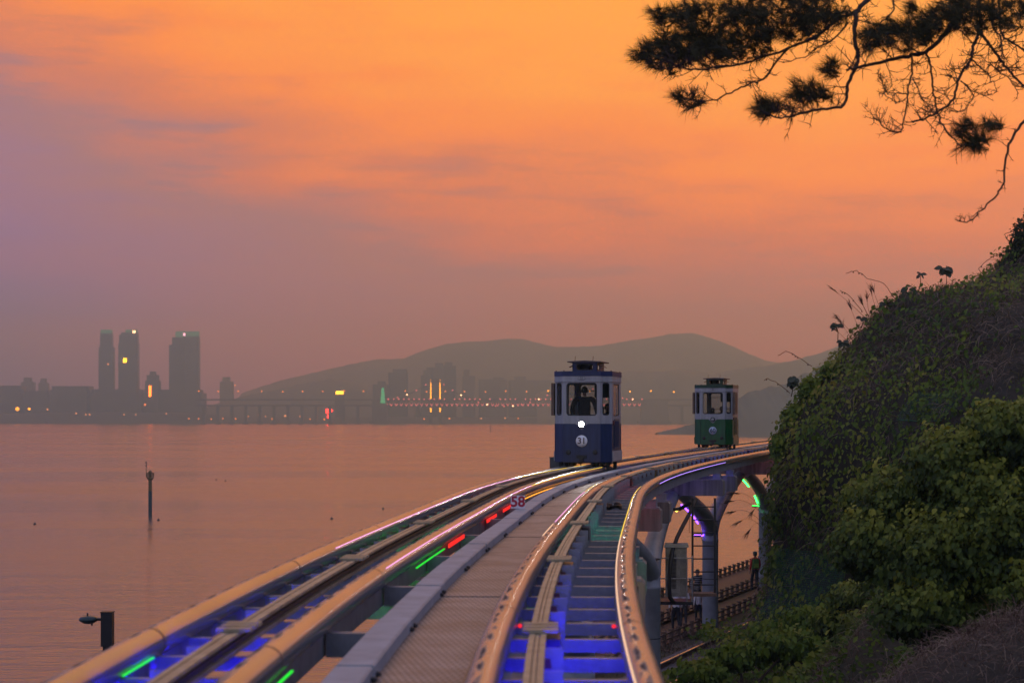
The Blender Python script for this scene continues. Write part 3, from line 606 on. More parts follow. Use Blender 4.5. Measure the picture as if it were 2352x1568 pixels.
while s<S1-1:
    a,b=max(S0,s+.006),min(S1,s+PL-.006)
    if b>a:
        dz=.004*math.sin(i*2.3)
        mb=MB(); sweep(mb,rect(-.20,HG-.145,DK-.03+dz,DK+dz),a,b,.7); obj('deck_panel',mb,DECK,wt,world=True)
        mb=MB(); j=.004*math.sin(i*1.7); k_=.10+.003*math.cos(i*3.1); sweep(mb,[(-.235+j,DK+.002),(-.235+j,DK+k_-.012),(-.222+j,DK+k_),(-.008+j,DK+k_),(.005+j,DK+k_-.012),(.005+j,DK+.006)],a,b-.012,.7); ko=obj('duct_cover',mb,kerbm,wt,world=True)
        kb=MB()
        for q in (.12,PL-.14): kb.lathe([(0,-.02),(.022,-.012),(.022,.012),(0,.02)],tf(min(S1,s+q),.018,DK+.03),8)
        obj('bolt',kb,dkm,ko,world=True)['kind']='stuff'
    s+=PL; i+=1
mb=MB(); sweep(mb,rect(HG-.142,HG-.128,DK-.05,DK+.012),S0,S1,.8); obj('edge_angle',mb,dkm,wt,world=True)
cbm=MB(); cbm.box((-HG+.03,-.06,-.30),(HG-.03,.06,-.115)); cbme=cbm.mesh('cross_beam'); cbme.materials.append(paint)
s=s_of_y(15.25)-8
while s<S1-1:
    if s>S0: obj('cross_beam',cbme,None,wt,tf(s,0,0),-heading(s),world=True)
    s+=4.0

# ---- number signs
def text_mesh(txt,size,depth=.004,bold=0):
    cu=bpy.data.curves.new('t','FONT'); cu.body=txt; cu.size=size; cu.align_x='CENTER'; cu.align_y='CENTER'; cu.extrude=depth; cu.offset=bold
    o=bpy.data.objects.new('t',cu); col.objects.link(o); dg=bpy.context.evaluated_depsgraph_get(); me=bpy.data.meshes.new_from_object(o.evaluated_get(dg)); col.objects.unlink(o); bpy.data.objects.remove(o)
    return me
wplate=mat('white_plate',(.80,.82,.92),.4,0,.08,5); dred=mat('sign_digits_red',(.42,.012,.05),.5,0,.1,6)
def put_text(me,m,parent,mtx,name='lettering'):
    me.transform(mtx); me.materials.clear(); me.materials.append(m); return obj(name,me,None,parent)
def sign(label,txt,y,o,z,w_,h_):
    s=s_of_y(y); t=thing('number_sign',label,'sign',tf(s,o,z),-heading(s)*.4)
    mb=MB(); mb.box((-w_/2,-.006,.02),(w_/2,.006,.02+h_)); obj('plate',mb,wplate,t)
    mb=MB(); mb.box((-.02,.007,-.10),(.02,.022,h_*.8)); obj('stay',mb,galv,t)
    put_text(text_mesh(txt,h_*1.12,.0015,.006),dred,t,Matrix.Translation((0,-.009,.02+h_*.5))@Matrix.Rotation(R(90),4,'X'))
sign('white plate with red number 58 on the walkway duct','58',31.6,-.20,DK+.09,.225,.205)
sign('small white plate with red number 55 near the hill','55',85,HG+.42,.10,.235,.215)

# ================================================================== PIERS
def conc_mat(name,c,c2):
    m=bpy.data.materials.new(name); m.use_nodes=True; n=m.node_tree; p=n.nodes['Principled BSDF']; p.inputs['Roughness'].default_value=.85
    t=n.nodes.new('ShaderNodeTexCoord')
    def nz_(sc_,det,scale=1):
        mp=n.nodes.new('ShaderNodeMapping'); mp.inputs['Scale'].default_value=sc_; n.links.new(t.outputs['Object'],mp.inputs[0])
        x=n.nodes.new('ShaderNodeTexNoise'); x.inputs['Scale'].default_value=scale; x.inputs['Detail'].default_value=det; n.links.new(mp.outputs[0],x.inputs['Vector']); return x.outputs['Fac']
    r=n.nodes.new('ShaderNodeValToRGB'); n.links.new(nz_((7,7,.45),5),r.inputs[0]); r.color_ramp.elements[0].position=.35; r.color_ramp.elements[1].position=.68; r.color_ramp.elements[0].color=(*c2,1); r.color_ramp.elements[1].color=(*c,1)
    n.links.new(r.outputs[0],p.inputs['Base Color'])
    b=n.nodes.new('ShaderNodeBump'); b.inputs['Strength'].default_value=.4; b.inputs['Distance'].default_value=.02; n.links.new(nz_((18,18,18),4),b.inputs['Height']); n.links.new(b.outputs[0],p.inputs['Normal'])
    MATS[name]=m; return m
conc=conc_mat('pier_concrete',(.30,.28,.26),(.13,.12,.11)); steelc=mat('column_paint',(.30,.34,.40),.45,.1,.25,2,.15,30,c2=(.20,.225,.27))
ZB0,ZB1=-.98,-.50      # beam bottom and top below the tube centre line
PY=[(24.7,27.9),(42.8,45.9),(60.6,64.2),(80.6,83.6)]
CY=[16.5,35.3,53.2,72.3,91.5]
def arm_pts(s_c,s_b,oc,zc_):
    pts=[]
    for i in range(11):
        u=i/10
        s=s_c+(s_b-s_c)*u**1.3; z=zc_+(ZB0-.02-zc_)*u**.84
        pts.append((s,oc*(1-.5*u),z))
    return pts
plabs=['viaduct pier nearest the camera, mostly under the foreground track','viaduct pier under the foreground bend of the track','viaduct pier carrying the equipment cabinet and ladder','viaduct pier lit violet, standing in the open between arches','viaduct pier lit green, half hidden by the hillside']
for i,cy in enumerate(CY):
    sC=s_of_y(cy); oc=(.5,.6,.62,-.05,-.35)[i]; b=tf(sC,oc,0); zt=-2.72
    t=thing('viaduct_pier',plabs[i],'pier',(b.x,b.y,GZ-.3),0,'viaduct piers')
    mb=MB(); h0=GZ-.3; top=b.z+zt
    mb.lathe([(.29,h0),(.29,top-.45),(.30,top-.44),(.30,top-.36),(.29,top-.35),(.29,top)],(b.x,b.y,0),24); c_=obj('column',mb,steelc,t,world=True)
    for zj in (2.3,4.4):
        jm=MB(); jm.lathe([(.293,-.012),(.2935,.012)],(b.x,b.y,h0+zj),24); obj('joint_line',jm,dkm,c_,world=True)
    prs=[(PY[i-1][1] if i>0 else 9.5),(PY[i][0] if i<len(PY) else 99.)]
    for d_,yb in zip((-1,1),prs):
        sB=s_of_y(yb)
        pts=arm_pts(sC+d_*.02,sB,oc,zt-.05)
        P3=[tf(s,o,z) for s,o,z in pts]
        mb=MB(); mb.tube(P3,[.30-.009*k for k in range(11)],10); ao=obj('arm',mb,steelc,t,world=True)
        rb=MB(); rb.tube([tf(s,o+.0,z-.20) for s,o,z in pts[1:9]],.05,6); obj('arm_rib',rb,paint,ao,world=True)
        # crossbeam on the arm end
        mb=MB(); mtx=tmat(sB,0,0); Wb=1.86
        mb.prism([(-Wb,ZB0+.10),(-Wb,ZB1-.04),(-Wb+.04,ZB1),(Wb-.04,ZB1),(Wb,ZB1-.04),(Wb,ZB0+.03),(Wb-.03,ZB0),(-Wb+.1,ZB0)],-.30,.30,M_=mtx); bo=obj('crossbeam',mb,conc,t,world=True)
        for k in OFF:
            mb=MB(); mb.box((OFF[k]-.11,-.16,ZB1),(OFF[k]+.11,.16,-.31),M_=mtx); mb.box((OFF[k]-.16,-.2,ZB1),(OFF[k]+.16,.2,ZB1+.03),M_=mtx); obj('pedestal',mb,paint,bo,world=True)
# ---- floodlights on the columns (lit lamps of the place)
def flood(label,cy,oc,zt,colr,m,power,tgt,dist=.45):
    sC=s_of_y(cy); b=tf(sC,oc,zt); t=thing('floodlight',label,'lamp',tuple(b+Vector((-dist,-.18,0))))
    mb=MB(); mb.box((-.16,-.07,-.03),(.10,.07,.03)); obj('housing',mb,dkm,t)
    mb=MB(); mb.box((-.15,-.06,.032),(.09,.06,.045)); obj('lens',mb,m,t)
    mb=MB(); mb.tube([(.08,0,0),(dist-.26,.05,.02),(dist-.24,.05,.22),(dist-.26,.05,.40)],.022,8); obj('bracket',mb,m,t)
    mb=MB(); mb.tube([(.1,0,-.03),(.14,.02,-.16),(.22,.04,-.20),(.27,.06,-.05),(.24,.08,.1)],.010,6); obj('cable',mb,black,t)
    ld=bpy.data.lights.new('floodlight_beam','SPOT'); ld.energy=power; ld.color=colr; ld.spot_size=R(95); ld.spot_blend=.6; ld.shadow_soft_size=.08
    lo=bpy.data.objects.new('floodlight_beam',ld); col.objects.link(lo); lo.parent=t; lo.location=(-.04,0,.06); lo.rotation_euler=(Vector(tgt)).to_track_quat('-Z','Y').to_euler()
flood('violet glowing floodlight bracketed on the open pier column',72.3,-.05,-2.95,(.20,.06,1),VIOL,420,(.35,.2,1))
flood('green glowing floodlight on the pier beside the hillside',91.5,-.35,-2.8,(.03,1,.12),GFLO,140,(.1,-.4,1))
# glowing strips put in for the coloured floodlight on the edges of two arms
for (ci,d_,yb,m,a,b_) in ((3,-1,64.2,VIOL,2,7),(4,-1,83.6,GFLO,1,3),(4,-1,83.6,GFLO,6,9)):
    pts=arm_pts(s_of_y(CY[ci])+d_*.02,s_of_y(yb),-.05 if ci==3 else -.35,-2.77)[a:b_+1]
    mb=MB(); mb.tube([tf(s-.02,o-.31,z-.13) for s,o,z in pts],.03,6); tag(obj('arm_edge_glow',mb,m),{(3,2):'violet edge light put in as a glow along the arm left of the open column',(4,1):'short green edge light put in as a glow low on the hillside pier arm',(4,6):'green edge light put in as a glow high on the arm by the hillside pier'}[(ci,a)],'edge glow')
# floodlights under the track (green and red patches on the crossbeams, yellow under the outer tube)
def spot(label,p,colr,m,power,tgt,size=70):
    t=thing('floodlight',label,'lamp',tuple(p)); mb=MB(); mb.box((-.07,-.05,-.04),(.07,.05,.04)); obj('housing',mb,dkm,t)
    v=Vector(tgt).normalized(); mb=MB(); mb.lathe([(0,0),(.045,0),(.045,.012),(0,.014)],n=10); lm=mb.mesh('lens'); lm.transform(Matrix.Translation(v*.06)@v.to_track_quat('Z','Y').to_matrix().to_4x4()); obj('lens',lm,m,t)
    ld=bpy.data.lights.new('floodlight_beam','SPOT'); ld.energy=power; ld.color=colr; ld.spot_size=R(size); ld.spot_blend=.5; ld.shadow_soft_size=.05
    lo=bpy.data.objects.new('floodlight_beam',ld); col.objects.link(lo); lo.parent=t; lo.location=v*.09; lo.rotation_euler=v.to_track_quat('-Z','Y').to_euler()
def td(s,a,b_,c): h=heading(s); return Vector((a*math.cos(h)+b_*math.sin(h),-a*math.sin(h)+b_*math.cos(h),c))
sq=s_of_y(22.6); spot('green floodlight under the left track aimed at a crossbeam',tf(sq,-.45,-.62),(.03,1,.05),GFLO,40,td(sq,-.05,1,-.05),80)
sq=s_of_y(40.2); spot('red floodlight under the left track aimed at a crossbeam',tf(sq,-.55,-.55),(1,.02,.02),RFLO,25,td(sq,-.1,1,.0),80)
sq=s_of_y(58.0); spot('violet floodlight under the track between the capsules',tf(sq,-.3,-.6),(.18,.05,1),VIOL,22,td(sq,.2,1,.05),90)
sq=s_of_y(23.6); spot('small yellow floodlight under the outer tube in front of a concrete beam',tf(sq,HG+GA+.06,-.52),(1,.7,.1),YFLO,2.5,td(sq,.2,1,-.2),80)
sq=s_of_y(51.5); spot('yellow floodlight above the ladder by the cabinet pier',tf(sq,1.5,-.95),(1,.75,.05),YFLO,12,td(sq,.25,1,-.35),70)
# small junction box beside the sea side tube, left of the blue capsule
t=thing('junction_box','dark grey junction box beside the outer rail left of the blue capsule','box',tf(s_of_y(54.2),-1.98,-.14),-heading(s_of_y(54.2)))
mb=MB(); mb.box((-.26,-.14,0),(.26,.14,.44)); mb.box((-.275,-.155,.44),(.275,.155,.46)); obj('cabinet',mb,mat('box_grey',(.10,.115,.12),.5,.2,.2,6),t)
mb=MB(); mb.box((-.1,-.145,-.35),(.1,.1,0)); obj('stand',mb,dkm,t)
mb=MB(); mb.tube([(-.14,0,.46),(-.1,0,.53),(.05,0,.52),(.1,0,.46)],.012,6); mb.tube([(.0,0,.46),(.08,0,.50),(.2,0,.50),(.24,0,.40)],.012,6); obj('cable',mb,black,t)
# ---- equipment cabinet, platform and ladder on the third pier
CB=at(676.5,595,54.6)
t=thing('equipment_cabinet','grey louvred equipment cabinet on a platform beside the pier','cabinet',tuple(CB),-.1)
cabm=mat('cabinet_paint',(.24,.24,.23),.6,.2,.3,4,.2,20)
mb=MB(); mb.box((-.30,-.25,.0),(.28,.30,1.34)); obj('body',mb,cabm,t)
mb=MB(); mb.box((-.34,-.30,1.34),(.33,.34,1.43),taper=.02); obj('roof',mb,cabm,t)
mb=MB(); mb.box((-.25,-.258,.10),(.10,-.25,1.26)); d_=obj('door',mb,mat('cabinet_door',(.27,.27,.26),.6,.2,.25,5),t)
lv=MB(); lv.box((-.10,-.272,-.008),(.10,-.258,.008)); lve=lv.mesh('louvre'); lve.materials.append(dkm)
for k in range(26): obj('louvre',lve,None,d_,(-.10,0,.24+k*.036))
t2=thing('service_platform','hanging steel service platform with handrails round the cabinet','platform',tuple(CB+Vector((0,0,-.12))),-.1)
mb=MB(); mb.box((-.55,-.42,-.09),(.45,.55,-.004)); obj('floor',mb,dkm,t2)
for a,b in (((-.5,-.40),(.43,-.40)),((.43,-.40),(.43,.50))):
    for z in (.62,1.18):
        mb=MB(); mb.tube([(a[0],a[1],z),(b[0],b[1],z)],.018,6); obj('handrail',mb,galv,t2)
for p in ((.43,-.40),(.43,.05),(.43,.5),(.29,-.40)):
    mb=MB(); mb.tube([(p[0],p[1],-.08),(p[0],p[1],1.18)],.02,6); obj('post',mb,galv,t2)
LA=at(692.5,592,55.2); t3=thing('ladder','steel rung ladder hanging from the crossbeam beside the cabinet','ladder',tuple(LA))
LW=.62; LH=2.62
for x in (0,LW):
    mb=MB(); mb.box((x-.028,-.02,0),(x+.028,.02,LH)); obj('stringer',mb,dkm,t3)
for k in range(7):
    mb=MB(); mb.tube([(0,0,.22+k*.36),(LW,0,.22+k*.36)],.020,6); obj('rung',mb,dkm,t3)
mb=MB(); mb.box((-.06,-.06,-.10),(LW+.05,.55,-.02)); obj('landing',mb,mat('rusty_landing',(.16,.10,.07),.8,0,.4,6),t3)
for k in (0,1):
    mb=MB(); mb.tube([(LW,.0,.02+.0),(LW+.03,.5,.02)],.02,6) if k else mb.tube([(0,.0,LH-.1),(-.05,.5,LH-.1)],.02,6); obj('stay',mb,dkm,t3)
mb=MB(); mb.tube([(-.08,.02,LH-.15),(-.09,.02,LH-.95),(.28,.02,LH-1.0)],.008,5); obj('chain',mb,dkm,t3)
# black down pipe / cables along the cabinet pier
mb=MB(); a=tf(s_of_y(57.5),.9,-1.25); mb.tube([a,at(696,499,57),at(690,512,56.4),at(683.5,524,55.6),at(677,537,54.8),at(672.5,550,54.3),at(670,566,54.0),at(669,584,54.0),at(670,597,54.0),at(674,602,54.2)],.055,8); tag(obj('cable_bundle',mb,black),'thick black cable curving down the arm to the cabinet','cable')
# street lamp on the violet pier
SL=at(709,509.5,72.0); t=thing('street_lamp','leaf shaped street lamp head on the violet lit pier','street lamp',tuple(SL)); 
mb=MB(); mb.tube([(-.02,0,-.05),(-.42,-.05,.02),(-.50,-.06,.04)],.03,8); obj('arm',mb,dkm,t)
mb=MB(); n=9
pr=[(0,.02),(.10,.07),(.28,.13),(.5,.15),(.72,.10),(.86,.03),(.9,.004)]
vs=[];fs=[]
for k,(l,r_) in enumerate(pr):
    for q in range(8):
        a_=q*math.pi/4; vs.append((-.42-l,-.06+r_*math.cos(a_),.045+.10*math.sin(l/.9*math.pi)*.5+r_*.42*math.sin(a_)))
for k in range(len(pr)-1):
    for q in range(8): fs.append((k*8+q,k*8+(q+1)%8,(k+1)*8+(q+1)%8,(k+1)*8+q))
mb.add(vs,fs,True); obj('lamp_head',mb,mat('lamp_shell',(.16,.17,.22),.35,.3,.1,4),t)
# black lamp post on the left, on the sea side walk
LP_=at(107.5,611,42.0); gz=GZ-.1
t=thing('street_lamp','black square lamp post with a flat round head at lower left','street lamp',(LP_.x,42,gz))
H_=LP_.z-gz; pb=mat('post_black',(.018,.02,.025),.5,.3,.2,6)
mb=MB(); mb.box((-.12,-.12,-.4),(.12,.12,H_-1.0)); obj('lower_post',mb,pb,t)
mb=MB(); mb.box((-.085,-.085,H_-1.0),(.085,.085,H_-.72)); obj('neck',mb,pb,t)
mb=MB(); mb.box((-.12,-.12,H_-.72),(.12,.12,H_)); mb.box((-.13,-.13,H_-.012),(.13,.13,H_+.008)); obj('upper_post',mb,pb,t)
mb=MB(); mb.tube([(-.11,0,H_-.16),(-.24,0,H_-.16)],.03,8); obj('arm',mb,pb,t)
mb=MB(); mb.lathe([(0,-.10),(.10,-.085),(.19,-.03),(.205,.0),(.17,.05),(.08,.075),(0,.08)],(-.40,0,H_-.16),18); ho=obj('lamp_head',mb,mat('lamp_teal',(.03,.055,.065),.35,.4,.1,5),t)
mb=MB(); mb.lathe([(.012,0),(.02,.03),(.014,.06),(0,.065)],(-.42,0,H_-.085),8); obj('sensor',mb,pb,ho)
mb=MB(); mb.lathe([(.02,-.13),(.02,-.09)],(-.33,0,H_-.16),6); obj('fixing',mb,pb,ho)

# ================================================================== LOW FENCES AND RAIL ON THE PROMENADE
fw=mat('fence_wood',(.13,.085,.06),.75,0,.3,5)
pmn=MB(); pmn.box((-.06,-.06,0),(.06,.06,.40)); pmn.box((-.075,-.075,.40),(.075,.075,.44)); pme2=pmn.mesh('post'); pme2.materials.append(fw)
for o,l0,l1,z,lab in ((-2.6,-30,38,GZ+.12,'low timber fence at the sea edge of the walk'),(0,-30,30,GZ+.12,'low timber fence between the two walks'),(1.64,-30,18,GZ+.02,'low timber fence beside the grass strip')):
    t=thing('low_fence',lab,'fence',tuple(pl(l0,o,z))); l=l0
    while l<=l1+.01: obj('post',pme2,None,t,pl(l,o,z),-math.atan2(U2.x,U2.y),world=True); l+=1.0
    for zz in (.10,.30):
        mb=MB(); a,b=pl(l0,o,z+zz),pl(l1,o,z+zz); d_=N2*.03
        mb.add([a-d_,b-d_,b+d_,a+d_]+[v+Vector((0,0,.055)) for v in (a-d_,b-d_,b+d_,a+d_)],[(0,1,2,3),(4,5,6,7),(0,1,5,4),(2,3,7,6),(1,2,6,5),(3,0,4,7)]); obj('rail_bar',mb,fw,t,world=True)
t=thing('ground_railway','ground level steel rail shining orange beside the gravel','railway track',tuple(pl(-30,3.3,GZ+.09)))
steel=mat('polished_rail',(.55,.5,.46),.25,.9,.2,4); rust=mat('rusty_rail',(.07,.035,.025),.9)
for o in (3.32,4.75):
    mb=MB(); a,b=pl(-34,o,GZ+.09),pl(8,o,GZ+.09)
    def bar(w_,z0_,z1_,m,nm):
        mb=MB(); d_=N2*w_; vs=[a-d_,b-d_,b+d_,a+d_]; mb.add([v+Vector((0,0,z0_)) for v in vs]+[v+Vector((0,0,z1_)) for v in vs],[(0,1,2,3),(4,5,6,7),(0,1,5,4),(2,3,7,6),(1,2,6,5),(3,0,4,7)]); obj(nm,mb,m,t,world=True)
    bar(.07,0,.02,rust,'rail_foot'); bar(.012,.02,.12,rust,'rail_web'); bar(.035,.12,.16,steel,'rail_head')
slm=MB(); slm.box((-1.2,-.12,-.12),(1.2,.12,.0)); slme=slm.mesh('tie'); slme.materials.append(mat('tie_concrete',(.14,.13,.125),.9))
for k in range(60): obj('tie',slme,None,t,pl(-33+k*.68,4.03,GZ+.095),-math.atan2(U2.x,U2.y),world=True)
# ================================================================== PEOPLE
skin=mat('skin',(.36,.20,.14),.6,0,.1,8); hairm=mat('hair_black',(.012,.010,.010),.5,0,.2,20)
def person_mesh(h,pose='stand',mats=None,bulk=1.0,arm=0.0):
    """one continuous skinned body; faces -y; feet at z=0 (sitting: seat at z=0)"""
    V=[];E_=[];Rd=[]
    def v(x,y,z,r,r2=None): V.append((x*h,y*h,z*h)); Rd.append((r*h,(r2 or r)*h)); return len(V)-1
    def e(a,b): E_.append((a,b))
    sit=pose=='sit'; z0=-.47 if sit else 0
    pel=v(0,0,.52+z0,.085*bulk,.065*bulk); sp=v(0,.005,.61+z0,.080*bulk,.060*bulk); ch=v(0,.008,.72+z0,.090*bulk,.062*bulk); nb=v(0,.008,.805+z0,.058,.045); nk=v(0,.002,.845+z0,.030); hd=v(0,-.008,.90+z0,.046,.052); hd2=v(0,-.006,.955+z0,.044,.052); ht=v(0,0,.985+z0,.026)
    for a,b in ((pel,sp),(sp,ch),(ch,nb),(nb,nk),(nk,hd),(hd,hd2),(hd2,ht)): e(a,b)
    ns=v(0,-.062,.915+z0,.010); e(hd,ns)
    for s in (-1,1):
        sh=v(s*.098*bulk,.008,.80+z0,.036*bulk); e(nb,sh)
        if sit: el=v(s*.125*bulk,-.03,.645+z0,.028); wr=v(s*.085,-.155,.60+z0,.020)
        elif pose=='walk': el=v(s*.135*bulk,.02+s*.05,.64+z0,.028*bulk); wr=v(s*.135*bulk,-.05+s*.07,.505+z0,.019)
        else: el=v(s*.135*bulk,.015,.64+z0,.028*bulk); wr=v(s*.135*bulk,-.035,.50+z0,.019)
        e(sh,el); e(el,wr)
        d=(0,-.05,-.01) if sit else (0,-.012,-.05); w_=V[wr]; pm=v(w_[0]/h+d[0],w_[1]/h+d[1],w_[2]/h+d[2],.020,.012); e(wr,pm); p_=V[pm]
        for k,(fx,fl) in enumerate(((-.015,.040),(-.005,.046),(.005,.044),(.015,.034))):
            m1=v(p_[0]/h+fx*(1 if sit else .35)+0,p_[1]/h+(d[1]*.55 if sit else fx*.9-.004),p_[2]/h+(d[2]*.5 if sit else -.022),.0055); e(pm,m1); q=V[m1]
            m2=v(q[0]/h,q[1]/h+(-fl*.5 if sit else -.008),q[2]/h+(-.008 if sit else -fl*.5),.0048); e(m1,m2)
        t1=v(p_[0]/h-s*.018,p_[1]/h-.014,p_[2]/h+.008,.0062); e(pm,t1)
        hp=v(s*.048,0,.50+z0,.055*bulk); e(pel,hp)
        if sit: kn=v(s*.065,-.235,.505+z0,.038); an=v(s*.065,-.225,.275+z0,.024); to=v(s*.068,-.31,.245+z0,.022)
        elif pose=='walk': kn=v(s*.05,-.03-s*.045,.285,.037*bulk); an=v(s*.05,.03-s*.09,.05,.024); to=v(s*.055,-.06-s*.09,.022,.020)
        else: kn=v(s*.055,-.012,.285,.037*bulk); an=v(s*.055,.015,.05,.024); to=v(s*.065,-.075,.022,.020)
        e(hp,kn); e(kn,an); e(an,to)
    me=bpy.data.meshes.new('body'); me.from_pydata(V,E_,[]); o=bpy.data.objects.new('tmp',me); col.objects.link(o)
    sk=o.modifiers.new('skin','SKIN'); sk.use_smooth_shade=True; sk.branch_smoothing=.4
    for i,d in enumerate(me.skin_vertices[0].data): d.radius=Rd[i]; d.use_root=(i==0)
    ss=o.modifiers.new('sub','SUBSURF'); ss.levels=1; ss.render_levels=1
    dg=bpy.context.evaluated_depsgraph_get(); me2=bpy.data.meshes.new_from_object(o.evaluated_get(dg)); col.objects.unlink(o); bpy.data.objects.remove(o)
    me2.materials.clear()
    for m in mats: me2.materials.append(m)      # 0 shirt 1 trousers 2 skin 3 shoes
    for p in me2.polygons:
        c=p.center/h; z=c.z-z0
        if z>.85: k=2
        elif abs(c.x)>.10*bulk and z<.66 and not(sit and c.y>-.02) and z>.40: k=2 if (z<.53 or (sit and c.y<-.10)) else 0
        elif z>.545 and not (sit and c.y<-.09): k=0
        elif (not sit and z<.045) or (sit and z<.27): k=3
        else: k=1
        p.material_index=k; p.use_smooth=True
    return me2
def hair(parent,h,z0,m,long=False):
    mb=MB(); vs=[];fs=[]; n=12
    rows=[(0,1.0),(.35,.94),(.65,.76),(.85,.50),(1.0,.0)]
    for u,rr in rows:
        for k in range(n):
            a=2*math.pi*k/n; fr_=max(0,-math.sin(a)); x=.052*rr*math.cos(a); y=.058*rr*math.sin(a)+.004; z=.925+.072*u+(.03*fr_ if u==0 else 0)-(0 if fr_>.3 or u>0 else (.07 if long else .03))
            vs.append((x*h,y*h,(z+z0)*h))
    for i in range(len(rows)-1):
        for k in range(n): fs.append((i*n+k,i*n+(k+1)%n,(i+1)*n+(k+1)%n,(i+1)*n+k))
    mb.add(vs,fs,True); return obj('hair',mb,m,parent)
def person(label,loc,rz,h,shirt,trous,pose='stand',bulk=1.0,long=False,group=None):
    t=thing('person',label,'person',loc,rz,group)
    me=person_mesh(h,pose,[shirt,trous,skin,mat('shoe',(.03,.03,.035),.6)],bulk); obj('body',me,None,t); hair(t,h,-.47 if pose=='sit' else 0,hairm,long); return t
cl_dark=mat('coat_dark',(.028,.024,.028),.85,0,.3,9); cl_grey=mat('cloth_grey',(.05,.05,.06),.85,0,.3,9); jean=mat('trousers_dark',(.02,.022,.03),.85,0,.3,9)
redj=mat('red_jacket',(.42,.03,.025),.7,0,.25,9); whitet=mat('white_shirt',(.62,.63,.66),.8,0,.15,9)
# striped shirt: real bands woven in the cloth
sm_=mat('striped_shirt',(.05,.05,.055),.8,0,0); n_=sm_.node_tree; t_c=n_.nodes.new('ShaderNodeTexCoord'); wv=n_.nodes.new('ShaderNodeTexWave'); wv.bands_direction='Z'; wv.inputs['Scale'].default_value=4.2; n_.links.new(t_c.outputs['Object'],wv.inputs['Vector']); rp_=n_.nodes.new('ShaderNodeValToRGB'); rp_.color_ramp.interpolation='CONSTANT'; rp_.color_ramp.elements[0].color=(.025,.028,.04,1); rp_.color_ramp.elements[1].position=.72; rp_.color_ramp.elements[1].color=(.33,.33,.36,1); n_.links.new(wv.outputs['Fac'],rp_.inputs[0]); n_.links.new(rp_.outputs[0],n_.nodes['Principled BSDF'].inputs['Base Color'])
WZ=GZ+.12
def on_walk(px,d): return ((px-512)*d/FPX,d,WZ)
person('walker in a red jacket with cap and backpack on the seaside walk',on_walk(755,88.5),math.pi+.3,1.76,redj,jean,'walk',1.1)
P=on_walk(755,88.5); bp=thing('backpack','green backpack worn on the back of the red jacket walker','backpack',(P[0],P[1]-.15,P[2]+1.0),.3)
mb=MB(); mb.box((-.15,-.10,0),(.15,.06,.44),taper=.03); obj('bag',mb,mat('bag_green',(.06,.14,.03),.8,0,.4,12),bp)
mb=MB(); mb.box((-.11,-.14,.05),(.11,-.10,.24),taper=.01); obj('pocket',mb,mat('bag_lime',(.16,.26,.04),.8,0,.4,12),bp)
for x in (-.1,.1):
    mb=MB(); mb.tube([(x,.05,.40),(x,.12,.46),(x,.26,.40),(x*1.1,.28,.2),(x,.1,.03)],.018,6); obj('strap',mb,black,bp)
cp=thing('cap','dark cap worn by the red jacket walker','cap',(P[0],P[1],P[2]+1.66)); mb=MB(); mb.lathe([(.098,-.02),(.098,.03),(.07,.09),(0,.105)],n=14); obj('crown',mb,mat('cap_teal',(.02,.05,.06),.8),cp); mb=MB(); mb.box((-.07,.06,-.015),(.07,.18,-.003)); obj('peak',mb,mat('cap_teal',(.02,.05,.06)),cp)
person('man in a dark shirt with pale stripes standing behind the ladder',on_walk(697.5,79),.25,1.72,sm_,jean,'stand',1.12)
person('walker in a plain white shirt partly hidden by the cabinet platform',on_walk(676,71.5),math.pi+.2,1.70,whitet,jean,'walk',1.1)
person('walker in white beside another, just under the cabinet right end',on_walk(683.5,73),math.pi,1.58,whitet,cl_grey,'stand',1.0,True)
person('white shirted walker seen low between the ladder and the near fence',on_walk(698.5,74.5),math.pi+.2,1.35,whitet,jean,'walk',1.0)

# ================================================================== CAPSULES
glassm=bpy.data.materials.new('tinted_glass'); glassm.use_nodes=True; gn=glassm.node_tree; gn.nodes.clear()
g1=gn.nodes.new('ShaderNodeBsdfTransparent'); g1.inputs[0].default_value=(.72,.72,.74,1); g2=gn.nodes.new('ShaderNodeBsdfGlossy'); g2.inputs['Roughness'].default_value=.03; g2.inputs[0].default_value=(.8,.8,.8,1)
gl=gn.nodes.new('ShaderNodeLayerWeight'); gl.inputs[0].default_value=.18; gm=gn.nodes.new('ShaderNodeMixShader'); go=gn.nodes.new('ShaderNodeOutputMaterial'); gn.links.new(gl.outputs['Fresnel'],gm.inputs[0]); gn.links.new(g1.outputs[0],gm.inputs[1]); gn.links.new(g2.outputs[0],gm.inputs[2]); gn.links.new(gm.outputs[0],go.inputs[0])
def rrect(x0,x1,z0,z1,r,n=5):
    out=[]
    for cx,cz,a0 in ((x1-r,z1-r,0),(x0+r,z1-r,90),(x0+r,z0+r,180),(x1-r,z0+r,270)):
        for k in range(n): a=R(a0+90*k/(n-1)); out.append((cx+r*math.cos(a),cz+r*math.sin(a)))
    return out
